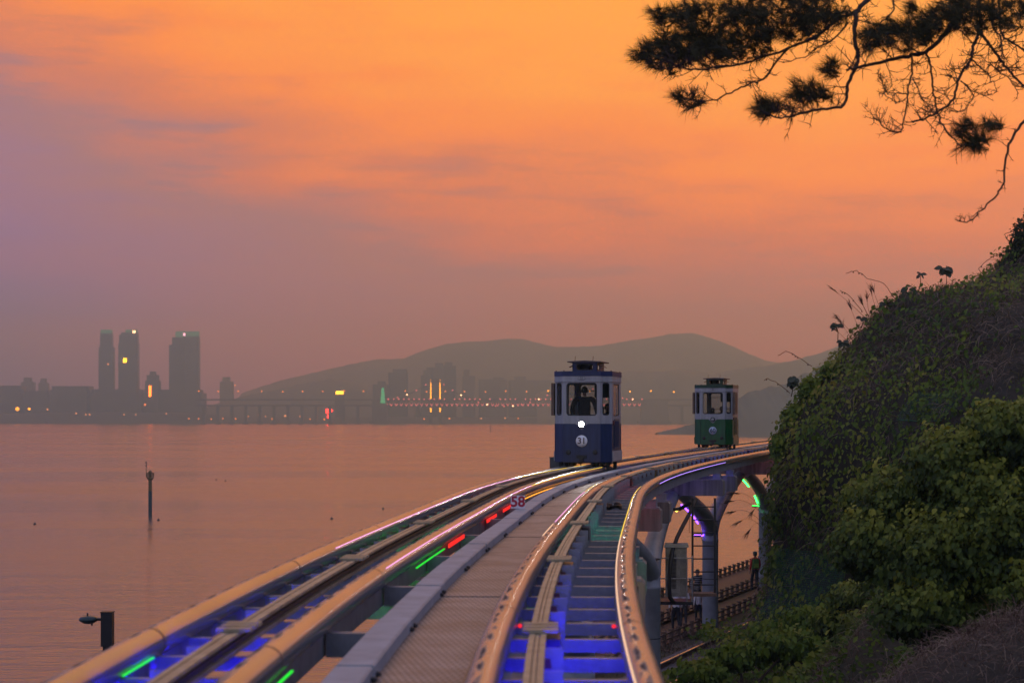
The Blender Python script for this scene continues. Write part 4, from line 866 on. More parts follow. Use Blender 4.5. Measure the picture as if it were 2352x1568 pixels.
def frame_panel(mb,x0,x1,z0,z1,hole,r,th,mtx):
    """flat panel with a rounded window opening, real thickness (local x,z in the panel; y = outward -)"""
    h=rrect(*hole,r); n=len(h); cx=(hole[0]+hole[1])/2; cz=(hole[2]+hole[3])/2
    outer=[]
    for (x,z) in h:
        dx,dz=x-cx,z-cz; best=1e9
        if dx>1e-9: best=min(best,(x1-cx)/dx)
        if dx<-1e-9: best=min(best,(x0-cx)/dx)
        if dz>1e-9: best=min(best,(z1-cz)/dz)
        if dz<-1e-9: best=min(best,(z0-cz)/dz)
        outer.append([cx+dx*best,cz+dz*best])
    # pull the nearest outer point to each true corner
    for c in ((x0,z0),(x1,z0),(x1,z1),(x0,z1)):
        k=min(range(n),key=lambda i:(outer[i][0]-c[0])**2+(outer[i][1]-c[1])**2); outer[k]=list(c)
    vs=[mtx@Vector((x,0,z)) for x,z in outer]+[mtx@Vector((x,0,z)) for x,z in h]+[mtx@Vector((x,th,z)) for x,z in outer]+[mtx@Vector((x,th,z)) for x,z in h]
    fs=[]
    for i in range(n):
        j=(i+1)%n; fs+=[(i,j,n+j,n+i),(2*n+i,2*n+j,3*n+j,3*n+i),(n+i,n+j,3*n+j,3*n+i),(i,j,2*n+j,2*n+i)]
    mb.add(vs,fs)
cream=mat('capsule_white',(.33,.345,.38),.4,0,.16,2.5,stretch=(3,3,.5)); seatm=mat('bench_wood',(.12,.075,.045),.6,0,.3,6); blackt=mat('window_gasket',(.015,.015,.017),.5)
grimy=mat('underframe',(.03,.03,.032),.7,.3,.4,9); brass=mat('shutter_wood',(.15,.10,.075),.5,.1,.3,4); numdk=mat('number_dark',(.06,.045,.05),.5)
def capsule(colname,body,roofc,label,num,y,numcol,lamp_on,shut_right):
    s=s_of_y(y); org=tf(s,-HG-GA/2,0); t=thing('capsule_car',label,'tram',tuple(org),-heading(s),'little capsule trams on the left track')
    HWx,HC,HL,LT=.77,.50,.86,1.15          # half width, half width of the end face, half length of the side, half length over all
    foot=[(-HC,-LT),(HC,-LT),(HWx,-HL),(HWx,HL),(HC,LT),(-HC,LT),(-HWx,HL),(-HWx,-HL)]
    z0,zd,zw,zv,zk,zb,zr=.21,1.236,1.43,2.33,2.385,2.51,2.64
    def ring(mb,za,zb_,grow=0,cap=False,mi=0):
        f=[(x*(1+grow/abs(x)) if x else 0,yv*(1+grow/abs(yv))) for x,yv in foot]; n=8
        vs=[(x,yv,za) for x,yv in f]+[(x,yv,zb_) for x,yv in f]; fs=[(i,(i+1)%n,(i+1)%n+n,i+n) for i in range(n)]
        if cap: fs+=[tuple(range(n,2*n)),tuple(range(n))[::-1]]
        mb.add(vs,fs,mi=mi)
    mb=MB(); ring(mb,z0,zd); ring(mb,z0,z0+.02,-.01,True); lb=obj('lower_body',mb,body,t)
    for x,yv in foot:
        mb=MB(); mb.box((x*1.004-.008,yv*1.003-.008,z0+.01),(x*1.004+.008,yv*1.003+.008,zd-.005)); obj('panel_seam',mb,roofc,lb)
    mb=MB(); ring(mb,.60,.612,.003); obj('panel_seam',mb,roofc,lb)
    mb=MB(); ring(mb,.42,.46,-.02,True); obj('floor',mb,grimy,t)
    # white waist with a curved dip round the head lamp on both ends
    mb=MB(); ring(mb,zd,zw+.0,.004); obj('waist_band',mb,cream,t)
    for sg in (-1,1):
        low=[(-HC,zd+.0)]+[(x,zd+.02-.175*math.exp(-(x/.115)**2)) for x in np.linspace(-.42,.42,19)]+[(HC,zd+.0)]
        poly=low+[(HC,zd+.03),(-HC,zd+.03)]
        mb=MB(); ya=sg*(LT+.008); vs=[Vector((x,ya,z)) for x,z in low]+[Vector((x,ya,zd+.06)) for x,z in low]; n=len(low)
        mb.add(vs,[(i,i+1,i+1+n,i+n) for i in range(n-1)]); vs2=[Vector((x,sg*(LT+.001),z)) for x,z in low]; mb.add(vs[:n]+vs2,[(i,i+1,i+1+n,i+n) for i in range(n-1)]); obj('white_crest',mb,cream,t)
    # window storey: end faces, corner faces, sides
    faces=[]
    def fm(p,q):
        p,q=Vector((*p,0)),Vector((*q,0)); d=(q-p); l=d.length; d.normalize(); nrm=Vector((d.y,-d.x,0))
        return Matrix(((d.x,-nrm.x,0,p.x),(d.y,-nrm.y,0,p.y),(0,0,1,0),(0,0,0,1))),l
    for i in range(8):
        p,q=foot[i],foot[(i+1)%8]; mtx,l=fm(p,q); mb=MB()
        if i in (0,4): hole=(l/2-.415,l/2+.415,zw+.02,zv); r=.085
        elif i in (1,3,5,7): hole=(.075,l-.075,zw+.03,zv); r=.07
        else: hole=(.30,l-.30,zw-.05,zv-.02); r=.04
        frame_panel(mb,0,l,zw,zk,(hole[0],hole[1],max(hole[2],zw+.012),hole[3]),r,.045,mtx); obj('window_wall',mb,cream,t)
        h2=(hole[0],hole[1],max(hole[2],zw+.012),hole[3])
        gk=MB(); a_=rrect(*h2,r); b_=rrect(h2[0]+.028,h2[1]-.028,h2[2]+.028,h2[3]-.028,max(.02,r-.02)); n=len(a_)
        gk.add([mtx@Vector((x,.012,z)) for x,z in a_]+[mtx@Vector((x,.012,z)) for x,z in b_],[(k,(k+1)%n,(k+1)%n+n,k+n) for k in range(n)]); go_=obj('window_gasket',gk,blackt,t)
        pg=MB(); pg.add([mtx@Vector((x,.02,z)) for x,z in b_],[tuple(range(n))]); obj('pane',pg,glassm,go_)
        if i in (0,4):
            for zz in (h2[3]-.19,h2[2]+.20):
                rb=MB(); rb.tube([mtx@Vector((h2[0]+.03,.08,zz)),mtx@Vector((h2[1]-.03,.08,zz))],.012,6)
                if i==4: obj('guard_bar',rb,galv,go_)
    mb=MB(); ring(mb,zk-.03,zk+.006,.022,True); obj('cornice',mb,cream,t)
    mb=MB(); ring(mb,zk+.006,zb,.012,True); obj('upper_band',mb,cream,t)
    mb=MB(); ring(mb,zb,zr,.02,True); rf=obj('roof_fascia',mb,roofc,t)
    for x,yv in foot:
        mb=MB(); mb.lathe([(.014,0),(.014,.02),(0,.028)],(x*.97,yv*.97,zr),6); obj('roof_bolt',mb,grimy,rf)
    # lantern on the roof with openings all round
    CW,CL,zc0,zc1=.34,.62,zr,2.885
    for (p,q,hl) in (((-CW,-CL),(CW,-CL),(.12,.56)),((CW,-CL),(CW,CL),(.10,.52)),((CW,CL),(-CW,CL),(.12,.56)),((-CW,CL),(-CW,-CL),(.72,1.14))):
        mtx,l=fm(p,q); mb=MB(); frame_panel(mb,0,l,zc0,zc1,(hl[0],hl[1],zc0+.05,zc1-.05),.055,.03,mtx); obj('lantern_wall',mb,roofc,t)
        gk=MB(); a_=rrect(hl[0]-.018,hl[1]+.018,zc0+.034,zc1-.034,.065); b_=rrect(hl[0]+.006,hl[1]-.006,zc0+.056,zc1-.056,.05); n=len(a_); gk.add([mtx@Vector((x,-.004,z)) for x,z in a_]+[mtx@Vector((x,-.004,z)) for x,z in b_],[(k,(k+1)%n,(k+1)%n+n,k+n) for k in range(n)]); obj('lantern_frame',gk,blackt,t)
    mb=MB(); mb.box((-.14,-.3,zc0+.01),(.06,.3,zc1-.04)); obj('roof_equipment',mb,grimy,t)
    mb=MB(); mb.prism([(-.46,0),(-.46,.028),(0,.05),(.46,.028),(.46,0)],-.74,.74); lr=mb.mesh('lantern_roof'); lr.transform(Matrix.Translation((0,0,zc1))); obj('lantern_roof',lr,mat(colname+'_lantern_roof',(.06,.05,.07),.5,0,.2,4),t)
    for x in (-.29,.20):
        mb=MB(); mb.tube([(x,-.5,zc1+.03),(x+.012,-.5,zc1+.17)],.006,5); obj('antenna',mb,grimy,t)
    for sg in (-1,1):
        for yy in (-.35,.25):
            mb=MB(); mb.add([(sg*(CW+.004),yy-.13,zc1-.07),(sg*(CW+.004),yy+.13,zc1-.07),(sg*(CW+.12),yy+.13,zc1-.13),(sg*(CW+.12),yy-.13,zc1-.13),(sg*(CW+.004),yy-.13,zc1-.06),(sg*(CW+.004),yy+.13,zc1-.06),(sg*(CW+.12),yy+.13,zc1-.12),(sg*(CW+.12),yy-.13,zc1-.12)],[(0,1,2,3),(4,5,6,7),(0,1,5,4),(2,3,7,6),(1,2,6,5),(3,0,4,7)]); obj('vent_flap',mb,brass,t)
    # head lamps, number discs, buffers, coupler on the ends
    for sg in (-1,1):
        ya=sg*(LT+.004)
        rot=Matrix.Rotation(R(90),4,'X') if sg<0 else Matrix.Rotation(R(-90),4,'X')
        def disc(prof,n,x,z,dy=0):
            b=MB(); b.lathe(prof,n=n); me=b.mesh('d'); me.transform(Matrix.Translation((x,ya+sg*dy,z))@rot); return me
        hl=obj('head_lamp',disc([(.092,-.01),(.098,.03),(.090,.055),(.074,.058),(.068,.035)],18,0,1.225),blackt,t)
        obj('lens',disc([(.073,.03),(.066,.045),(0,.056)],16,0,1.225),(HEADL if (lamp_on and sg<0) else mat('lens_off',(.35,.37,.40),.2,0,.05,4)),hl)
        dk=obj('number_disc',disc([(.158,.0),(.158,.006),(0,.0062)],28,0,.775,.002),wplate if lamp_on else mat('disc_blue_white',(.42,.56,.74),.4,0,.06,4),t)
        rg=obj('disc_ring',disc([(.170,.0),(.170,.007),(.163,.007),(.163,.0)],28,0,.775,.001),blackt,t)
        if sg<0:
            put_text(text_mesh(num,.235,.001,.004),numcol,dk,Matrix.Translation((0,ya-.0105,.775))@Matrix.Rotation(R(90),4,'X'))
            ov=MB(); o_=rrect(-.10,.10,-.046,.046,.044); ov.prism(o_,-.004,.004); om=ov.mesh('o'); om.transform(Matrix.Translation((-.0,-(LT+.022),(zk+zb)/2+.004))); oo=obj('number_plate',om,blackt,t)
            ov=MB(); o_=rrect(-.093,.093,-.040,.040,.038); ov.prism(o_,-.004,.004); om=ov.mesh('o'); om.transform(Matrix.Translation((-.0,-(LT+.0245),(zk+zb)/2+.004))); obj('plate_face',om,cream,oo)
            put_text(text_mesh(num,.085,.001,.001),numdk,oo,Matrix.Translation((0,-(LT+.0305),(zk+zb)/2+.004))@Matrix.Rotation(R(90),4,'X'))
        for x in (-.36,.36): obj('buffer',disc([(.070,0),(.062,.03),(.04,.034),(0,.034)],14,x,.475),blackt,t)
        mb=MB(); mb.box((-.14,ya-.02,.31),(.14,ya+.02,.40)); mb.box((-.055,ya-.05,.23),(.055,ya+.05,.33)); mb.lathe([(.03,-.02),(.03,.02)],(0,ya+sg*.03,.23),8); obj('coupler',mb,grimy,t)
        for x in (-.44,.44):
            for z in (1.10,1.19): obj('rivet',disc([(.012,0),(.008,.008),(0,.009)],6,x,z),grimy,t)
    # sliding door panel with grab rail on the right flank, shutters hanging outside
    for sg in (-1,1):
        mb=MB(); mb.box((sg*.782-.010,-.50,.52),(sg*.782+.010,.50,zv)) if False else mb.box((sg*.783-.006,-.46,.55),(sg*.783+.006,.46,1.36)); d_=obj('door',mb,body,t)
        for k in range(7):
            rb=MB(); rb.box((sg*.791-.004,-.42+k*.125,.60),(sg*.791+.004,-.40+k*.125,1.30)); obj('rib',rb,roofc,d_)
        mb=MB(); mb.tube([(sg*.80,-.40,1.42),(sg*.83,-.40,1.5),(sg*.83,-.40,2.1),(sg*.80,-.40,2.2)],.013,6); obj('grab_rail',mb,galv,t)
        mb=MB(); mb.box((sg*.79-.02,-.84,.24),(sg*.79+.02,.84,.50)); obj('skirt_panel',mb,cream if lamp_on else body,t)
        if sg<0 or shut_right:
            mb=MB(); mb.box((sg*.80,-.88,1.455),(sg*.80+sg*.075,-.10,2.33)); sh=obj('shutter',mb,brass,t)
            mb=MB(); mb.box((sg*.875,-.84,1.52),(sg*.882,-.14,2.27)); obj('inset',mb,mat('shutter_dark',(.04,.03,.028),.5),sh)
        mb=MB(); mb.box((sg*.785-.02,-.70,1.20),(sg*.785+.022,-.60,1.32)); obj('marker_lamp',mb,mat('lens_red',(.10,.01,.015),.3),t)
    # benches
    for sg in (-1,1):
        mb=MB(); mb.box((-.58,sg*.82-.22,.82),(.58,sg*.82+.18,.88)); b_=obj('bench',mb,seatm,t)
        mb=MB(); mb.box((-.54,sg*1.0-.03,.88),(.54,sg*1.0+.03,1.38)); obj('backrest',mb,seatm,b_)
    for x,yy in ((-.62,-.3),(.62,-.3),(-.62,.3),(.62,.3)):
        mb=MB(); mb.tube([(x,yy,.46),(x,yy,zk-.03)],.016,6); obj('pole',mb,galv,t)
    mb=MB(); mb.box((.05,.78,1.95),(.45,.86,2.30)); obj('ceiling_box',mb,grimy,t)
    # bogies: wheels on the tubes and arms that reach down outside them
    for yy in (-.66,.66):
        for sg in (-1,1):
            x=sg*GA/2; wl=MB(); wl.tube([(x-.045,yy,RR+.085),(x+.045,yy,RR+.085)],.085,16); obj('wheel',wl,black,t)
            mb=MB(); mb.box((sg*.64-.045,yy-.05,-.18),(sg*.64+.045,yy+.05,.24)); g_=obj('guide_arm',mb,grimy,t)
            gw=MB(); gw.lathe([(.05,-.03),(.05,.03)],(sg*.60,yy,-.03),12); obj('guide_wheel',gw,black,g_)
            mb=MB(); mb.box((sg*.33-.05,yy-.09,.12),(sg*.33+.05,yy+.09,.25)); mb.tube([(sg*.33,yy,.12),(sg*.30,yy-.03,.06)],.015,5); obj('hanger',mb,grimy,t)
        mb=MB(); mb.box((-.55,yy-.06,.17),(.55,yy+.06,.22)); obj('axle_beam',mb,grimy,t)
    mb=MB(); mb.box((.10,-.25,.02),(.26,.25,.2)); obj('current_collector',mb,grimy,t)
    return t,org,-heading(s)
HEADL=glow('head_lamp_lit',(1,.96,.92),120)
navy=mat('capsule_navy',(.013,.026,.095),.3,0,.35,2.5,stretch=(4,4,.6)); navyd=mat('capsule_navy_roof',(.010,.022,.10),.4,0,.2,2); grn=mat('capsule_green',(.002,.085,.022),.3,0,.35,2.5,stretch=(4,4,.6)); grnd=mat('capsule_green_roof',(.003,.045,.018),.4,0,.2,2)
c1,o1,r1=capsule('blue',navy,navyd,'blue and white capsule tram number 31 with its head lamp lit','31',54.1,numdk,True,False)
c2,o2,r2=capsule('green',grn,grnd,'green and white capsule tram number 60 with its lamp off','60',82.0,mat('number_navy',(.012,.015,.05),.5),False,True)
# beam of the lit head lamp
ld=bpy.data.lights.new('head_lamp_beam','SPOT'); ld.energy=60; ld.color=(1,.95,.9); ld.spot_size=R(100); ld.spot_blend=.8; ld.shadow_soft_size=.06
lo=bpy.data.objects.new('head_lamp_beam',ld); col.objects.link(lo); lo.parent=c1; lo.location=(0,-1.24,1.225); lo.rotation_euler=Vector((0,-1,-.09)).to_track_quat('-Z','Y').to_euler()
def in_car(org,rz,x,y,z): v=Matrix.Rotation(rz,3,'Z')@Vector((x,y,z)); return tuple(org+v)
person('tall passenger in a dark coat standing in the blue capsule with back to us',in_car(o1,r1,-.05,-.35,.46),r1+math.pi,1.80,cl_dark,jean,'stand',1.4)
person('passenger seated at the right of the blue capsule, nearer the camera',in_car(o1,r1,.44,-.62,.90),r1+math.pi,1.62,cl_grey,jean,'sit',1.0,True)
person('passenger seated at the right rear of the blue capsule',in_car(o1,r1,.42,.72,.90),r1,1.70,cl_dark,jean,'sit',1.05)
person('passenger seated in the middle of the green capsule facing us',in_car(o2,r2,.10,.74,.90),r2,1.66,cl_dark,jean,'sit',1.1)
person('passenger seated at the right of the green capsule',in_car(o2,r2,.43,-.62,.90),r2+math.pi,1.72,cl_grey,jean,'sit',1.1)
person('passenger seated at the left middle of the green capsule with back to us',in_car(o2,r2,-.06,-.70,.90),r2+math.pi,1.55,cl_dark,jean,'sit',1.0,True)
# ================================================================== VEGETATION
def cloud(name,pos,nrm,size,tone,m,parent=None,aspect=.8,shape='leaf',droop=None):
    """many real little leaves as one mesh: two folded halves each"""
    n=len(pos); nrm=nrm/np.maximum(1e-9,np.linalg.norm(nrm,axis=1,keepdims=True))
    up=nrng.normal(size=(n,3)) if droop is None else droop+nrng.normal(size=(n,3))*.35
    a=up-nrm*np.sum(up*nrm,1,keepdims=True); a/=np.maximum(1e-9,np.linalg.norm(a,axis=1,keepdims=True)); b=np.cross(nrm,a)
    L_=[(0,-.5,0),(.42,-.18,.10),(.36,.18,.10),(0,.62,-.06),(-.36,.18,.10),(-.42,-.18,.10)]
    sz=size[:,None]; V=np.stack([pos+(b*(x*aspect)+a*y+nrm*z)*sz for x,y,z in L_],1).reshape(-1,3)
    base=(np.arange(n)*6)[:,None]; F=np.concatenate([base+np.array([0,1,2,3]),base+np.array([3,4,5,0])],1).reshape(-1,4)
    return rawmesh(name,V,F,np.repeat(tone,6),m,parent)
def rawmesh(name,V,F,tone,m,parent=None):
    me=bpy.data.meshes.new(name); k=F.shape[1]
    me.vertices.add(len(V)); me.vertices.foreach_set('co',V.astype(np.float32).ravel())
    me.loops.add(F.size); me.loops.foreach_set('vertex_index',F.astype(np.int32).ravel())
    me.polygons.add(len(F)); me.polygons.foreach_set('loop_start',np.arange(0,F.size,k,dtype=np.int32)); me.polygons.foreach_set('loop_total',np.full(len(F),k,dtype=np.int32))
    at_=me.attributes.new('tone','FLOAT','POINT'); at_.data.foreach_set('value',tone.astype(np.float32))
    me.update(); me.validate(); me.materials.append(m)
    return obj(name,me,None,parent,world=parent is not None)
def strands(name,pos,dirs,length,width,tone,m,parent=None,sag=.5,seg=3):
    """thin bent blades / stalks"""
    n=len(pos); d=dirs/np.maximum(1e-9,np.linalg.norm(dirs,axis=1,keepdims=True)); side=np.cross(d,nrng.normal(size=(n,3))); side/=np.maximum(1e-9,np.linalg.norm(side,axis=1,keepdims=True))
    rows=[]
    for k in range(seg+1):
        u=k/seg; p=pos+d*(length*u)[:,None]; p[:,2]-=sag*length*u*u; wd=(width*(1-.85*u))[:,None]; rows+= [p-side*wd*.5,p+side*wd*.5]
    V=np.stack(rows,1).reshape(-1,3); K=2*(seg+1); base=(np.arange(n)*K)[:,None]
    F=np.concatenate([base+np.array([2*k,2*k+1,2*k+3,2*k+2]) for k in range(seg)],1).reshape(-1,4)
    return rawmesh(name,V,F,np.repeat(tone,K),m,parent)
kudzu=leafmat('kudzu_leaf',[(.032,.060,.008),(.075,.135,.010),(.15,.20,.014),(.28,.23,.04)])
bushl=leafmat('bush_leaf',[(.018,.034,.008),(.06,.10,.014),(.17,.20,.02),(.34,.32,.04)])  # lightest tone stands for sunlit tips, put into the leaf colour
dry=leafmat('dry_stalk',[(.08,.055,.045),(.16,.11,.09),(.24,.17,.14),(.32,.25,.18)],.8,.1,.1)
grassm=leafmat('grass_blade',[(.035,.05,.015),(.07,.075,.02),(.12,.095,.035),(.16,.115,.05)],.8,.2,.1)
needle=leafmat('pine_needle',[(.02,.02,.008),(.04,.04,.014),(.08,.07,.025)],.6,.05,.2)
barkm=mat('pine_bark',(.045,.028,.022),.9,0,.5,14,.8,25)
# ---- the hill: a spur of the slope that comes down to the track
PR=[(7.9,-9.5),(8.3,-7.6),(8.75,-6.6),(9.15,-5.2),(9.28,-3.2),(9.38,-1.7),(9.45,-.6),(10.25,.7),(11.4,1.8),(12.1,2.45),(12.8,3.2),(13.8,3.9),(15.5,4.35),(16.8,4.75),(17.7,5.7),(18.6,6.4),(22,8.2),(30,11),(45,14)]
_pl=np.concatenate([[0],np.cumsum([math.dist(PR[i],PR[i+1]) for i in range(len(PR)-1)])])
def hill_pt(u,y,disp_=True):
    """u = length along the profile, y = depth"""
    x=float(np.interp(u,_pl,[p[0] for p in PR])); z=float(np.interp(u,_pl,[p[1] for p in PR]))+EYE
    sh=(70-y)*.47+max(0,57-y)*.5 if y<70 else (y-70)*.30+max(0,y-80)*.12
    x+=sh
    if y<70: z-=(70-y)*.05*smooth(EYE-2,EYE+4,z)*1.6
    if disp_:
        q=mn.fractal(Vector((x*.33,y*.33,z*.33)),1,2,4); r_=mn.noise(Vector((x*.9,y*.9,z*.9+4)))
        k=.42*q+.16*r_; x-=k*.8; z+=k*.6
    return Vector((x,y,z))
us=np.concatenate([np.linspace(0,_pl[-4],110),np.linspace(_pl[-4]+.8,_pl[-1],14)]); ys=np.linspace(44,118,112)
grid=[[hill_pt(u,y) for u in us] for y in ys]; W2=len(us)
mb=MB(); mb.add([p for r_ in grid for p in r_],[(j*W2+i,j*W2+i+1,(j+1)*W2+i+1,(j+1)*W2+i) for j in range(len(ys)-1) for i in range(W2-1)],True)
hillm=mat('hill_soil',(.045,.036,.026),.95,0,.5,1.5,.8,8,c2=(.018,.016,.011))
tag(obj('hillside',mb,hillm),'steep overgrown hillside beside the track on the right','hill',kind='structure')
G3=np.array([[tuple(p) for p in r_] for r_ in grid])
def hill_sample(n,umax,ymin,ymax):
    """random points and normals on the hill"""
    nu=int(np.searchsorted(us,umax)); j0=int(np.searchsorted(ys,ymin)); j1=int(np.searchsorted(ys,ymax))-1
    j=nrng.integers(j0,j1,n); i=nrng.integers(0,nu-1,n); a=nrng.random(n)[:,None]; b=nrng.random(n)[:,None]
    p00,p10,p01,p11=G3[j,i],G3[j,i+1],G3[j+1,i],G3[j+1,i+1]
    p=(p00*(1-a)+p10*a)*(1-b)+(p01*(1-a)+p11*a)*b; nr=np.cross(p01-p00,p10-p00); nr/=np.maximum(1e-9,np.linalg.norm(nr,axis=1,keepdims=True))
    nr[nr[:,0]>0.4]*=1
    flip=np.where((nr[:,2]<-.05)|(nr[:,0]>.6),-1,1)[:,None]; return p,nr*flip,us[i],ys[j]
UT=_pl[8]
def nz3(p,f,o): return np.array([mn.fractal(Vector((a*f+o,b*f,c*f)),1,2,3) for a,b,c in p])
VIS=_pl[15]
p,nr,u,y=hill_sample(66000,VIS,50,84)
f=nz3(p,.45,3.); up_dry=np.clip((u-_pl[7])/(_pl[10]-_pl[7]),0,1)*np.clip((_pl[15]-u)/2.0,.2,1)
keep=(f*1.2-up_dry*.95+.40+np.where(u<_pl[7],.18,0))>nrng.random(len(p))*.75
near_edge=(y>64)&(y<76); keep|=near_edge&(nrng.random(len(p))<.45)
p,nr,y2=p[keep],nr[keep],y[keep]
off=nrng.random(len(p))**1.6*.42; p=p+nr*off[:,None]+nrng.normal(size=p.shape)*.05
ln=nr*.7+np.array([-.35,-.75,.45])+nrng.normal(size=p.shape)*.55
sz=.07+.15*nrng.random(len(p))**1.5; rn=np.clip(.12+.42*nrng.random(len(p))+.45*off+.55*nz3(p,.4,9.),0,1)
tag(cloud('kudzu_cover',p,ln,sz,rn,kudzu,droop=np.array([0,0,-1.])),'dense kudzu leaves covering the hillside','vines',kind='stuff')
# dry stalks and dead vines
p,nr,u,y=hill_sample(44000,VIS,50,80); f=nz3(p,.5,7.)
dm=np.clip((u-_pl[7]+.6)/(_pl[9]-_pl[7]),0,1); keep=(f+dm*.8+.05)>nrng.random(len(p))*.9; p,nr=p[keep],nr[keep]
d=nr*.55+nrng.normal(size=p.shape)*.75+np.array([-.1,-.2,-.25]); ln=.30+.7*nrng.random(len(p)); 
tag(strands('dead_vines',p+nr*.08,d,ln,.012+.014*nrng.random(len(p)),nrng.random(len(p)),dry,sag=.55,seg=3),'tangle of dry brown stalks over the upper hillside','dry grass',kind='stuff')
# grass along the crest
p,nr,u,y=hill_sample(9000,VIS,60,80); keep=(np.abs(u-_pl[9])<4.0); p,nr=p[keep],nr[keep]; d=nr*.5+np.array([-.25,-.1,.7])+nrng.normal(size=p.shape)*.4
tag(strands('crest_grass',p,d,.25+.5*nrng.random(len(p)),.014+.012*nrng.random(len(p)),nrng.random(len(p)),grassm,sag=.5,seg=4),'long arching grass along the crest of the hillside','grass',kind='stuff')
# ---- green slope netting, real cords
netm=mat('net_cord',(.008,.11,.05),.6,0,.3,6)
def net(label,u0,u1,y0,y1,nu,ny,off,wd):
    def P(u,y): 
        q=hill_pt(u,y); v=hill_pt(u,y,False); nn=Vector((-.85,-.45,.25)).normalized(); bl=off+.12*mn.noise(Vector((u*.8,y*.5,2))); return (q*.35+v*.65)+nn*bl
    V=[];F=[]
    U=np.linspace(u0,u1,nu); Y=np.linspace(y0,y1,ny)
    gp=[[P(a,b) for b in Y] for a in U]
    def ribbon(pts,sd):
        o=len(V)
        for q in pts: V.append(q-sd*wd); V.append(q+sd*wd)
        for k in range(len(pts)-1): F.append((o+2*k,o+2*k+1,o+2*k+3,o+2*k+2))
    for r_ in gp: ribbon(r_,Vector((0,0,1)))
    for c in range(ny): ribbon([gp[a][c] for a in range(nu)],Vector((.5,-.87,0)))
    mb=MB(); mb.add(V,F); t=thing('slope_net',label,'netting',tuple(gp[0][0])); obj('mesh_cords',mb,netm,t,world=True)['kind']='stuff'
    mb=MB(); mb.tube([gp[0][c]-Vector((0,0,.02)) for c in range(0,ny,3)],.02,5); obj('edge_rope',mb,netm,t,world=True)
net('green safety netting hung down the left foot of the hillside',_pl[1]+.1,_pl[3]+.5,65.8,69.4,40,40,.28,.0055)
net('patch of green netting pinned to the upper face of the hillside',_pl[6]+.6,_pl[7]+.3,62,64.2,14,18,.16,.006)
# ---- ground growth between the hill foot and the gravel
def ground_pts(n,x0,x1,y0,y1):
    x=x0+(x1-x0)*nrng.random(n); y=y0+(y1-y0)*nrng.random(n); z=np.array([ground_z(a,b) for a,b in zip(x,y)]); return np.stack([x,y,z],1)
def o2(p): return (p[:,0]-Q2.x)*N2.x+(p[:,1]-Q2.y)*N2.y
p=ground_pts(42000,2.4,17,44,72); oo=o2(p); f=nz3(p,.4,1.); lim=4.6-1.9*np.clip((p[:,1]-62)/6,0,1.6)+.8*f
k=(oo>lim)&(f*1.3+.55>nrng.random(len(p))); q=p[k]; hgt=nrng.random(len(q))**1.3*(.25+.55*np.clip(nz3(q,.55,5.)+.4,0,1)); q=q+np.stack([nrng.normal(size=len(q))*.05]*2+[hgt],1)
ln=np.array([-.1,-.65,.75])+nrng.normal(size=q.shape)*.5
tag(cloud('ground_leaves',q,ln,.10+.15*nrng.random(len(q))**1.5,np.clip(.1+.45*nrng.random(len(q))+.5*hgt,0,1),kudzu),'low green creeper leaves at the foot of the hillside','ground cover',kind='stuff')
k=(oo>lim-.7)&(-f*1.3+.35>nrng.random(len(p))); q=p[k]; d=np.array([0,-.1,1.])+nrng.normal(size=q.shape)*.6
tag(strands('dry_grass',q,d,.35+.75*nrng.random(len(q)),.012+.012*nrng.random(len(q)),nrng.random(len(q)),dry,sag=.45),'dry brown grass tufts between creeper and gravel','dry grass',kind='stuff')
p=ground_pts(9000,-1,10,50,76); oo=o2(p); k=(oo>1.8)&(oo<2.75); q=p[k]; q[:,2]=GZ; d=np.array([0,0,1.])+nrng.normal(size=q.shape)*.45
tag(strands('verge_grass',q,d,.06+.12*nrng.random(len(q)),.012+.010*nrng.random(len(q)),nrng.random(len(q))*.6,grassm,sag=.3,seg=2),'short green grass strip beside the low fence','grass',kind='stuff')
p=ground_pts(52000,3.0,10.5,17,46); f=nz3(p,.6,2.); zok=p[:,2]>GZ+.15; k=zok&(f+.45>nrng.random(len(p))*.9); q=p[k]; hgt=nrng.random(len(q))**1.3*.35; q[:,2]+=hgt
ln=np.array([-.1,-.6,.7])+nrng.normal(size=q.shape)*.5
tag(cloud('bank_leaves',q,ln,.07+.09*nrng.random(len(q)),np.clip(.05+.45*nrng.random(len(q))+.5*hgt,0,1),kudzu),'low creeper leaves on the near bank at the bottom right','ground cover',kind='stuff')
k=zok&(.5-f>nrng.random(len(p))); q=p[k]; d=np.array([0,-.2,.8])+nrng.normal(size=q.shape)*.7
tag(strands('bank_grass',q,d,.25+.5*nrng.random(len(q)),.007+.008*nrng.random(len(q)),nrng.random(len(q)),dry,sag=.5),'dry grass on the near bank at the bottom right','dry grass',kind='stuff')
# ---- dry mound, lower right corner, close and out of focus
def mound_pt(a,r_): return Vector((7.2+3.4*r_*math.cos(a),25.5+3.4*r_*math.sin(a),0))
vs=[];n=40
for k in range(13):
    r_=k/12
    for i in range(n):
        a=2*math.pi*i/n; q=mound_pt(a,r_); q.z=EYE-2.55-1.75*r_**2.0*(1+.2*math.sin(3*a))+.15*mn.noise(q*.9); vs.append(q)
fs=[(k*n+i,k*n+(i+1)%n,(k+1)*n+(i+1)%n,(k+1)*n+i) for k in range(12) for i in range(n)]
mt=thing('dry_mound','mound of pale dry grass in the lower right corner','mound',(7.2,25.5,EYE-4.3)); mb=MB(); mb.add(vs,fs,True); obj('earth',mb,hillm,mt,world=True)
VV=np.array([tuple(v) for v in vs]); q=VV[nrng.integers(0,len(VV),15000)]+nrng.normal(size=(15000,3))*np.array([.14,.14,.05]); d=np.array([-.1,-.25,.5])+nrng.normal(size=q.shape)*.7
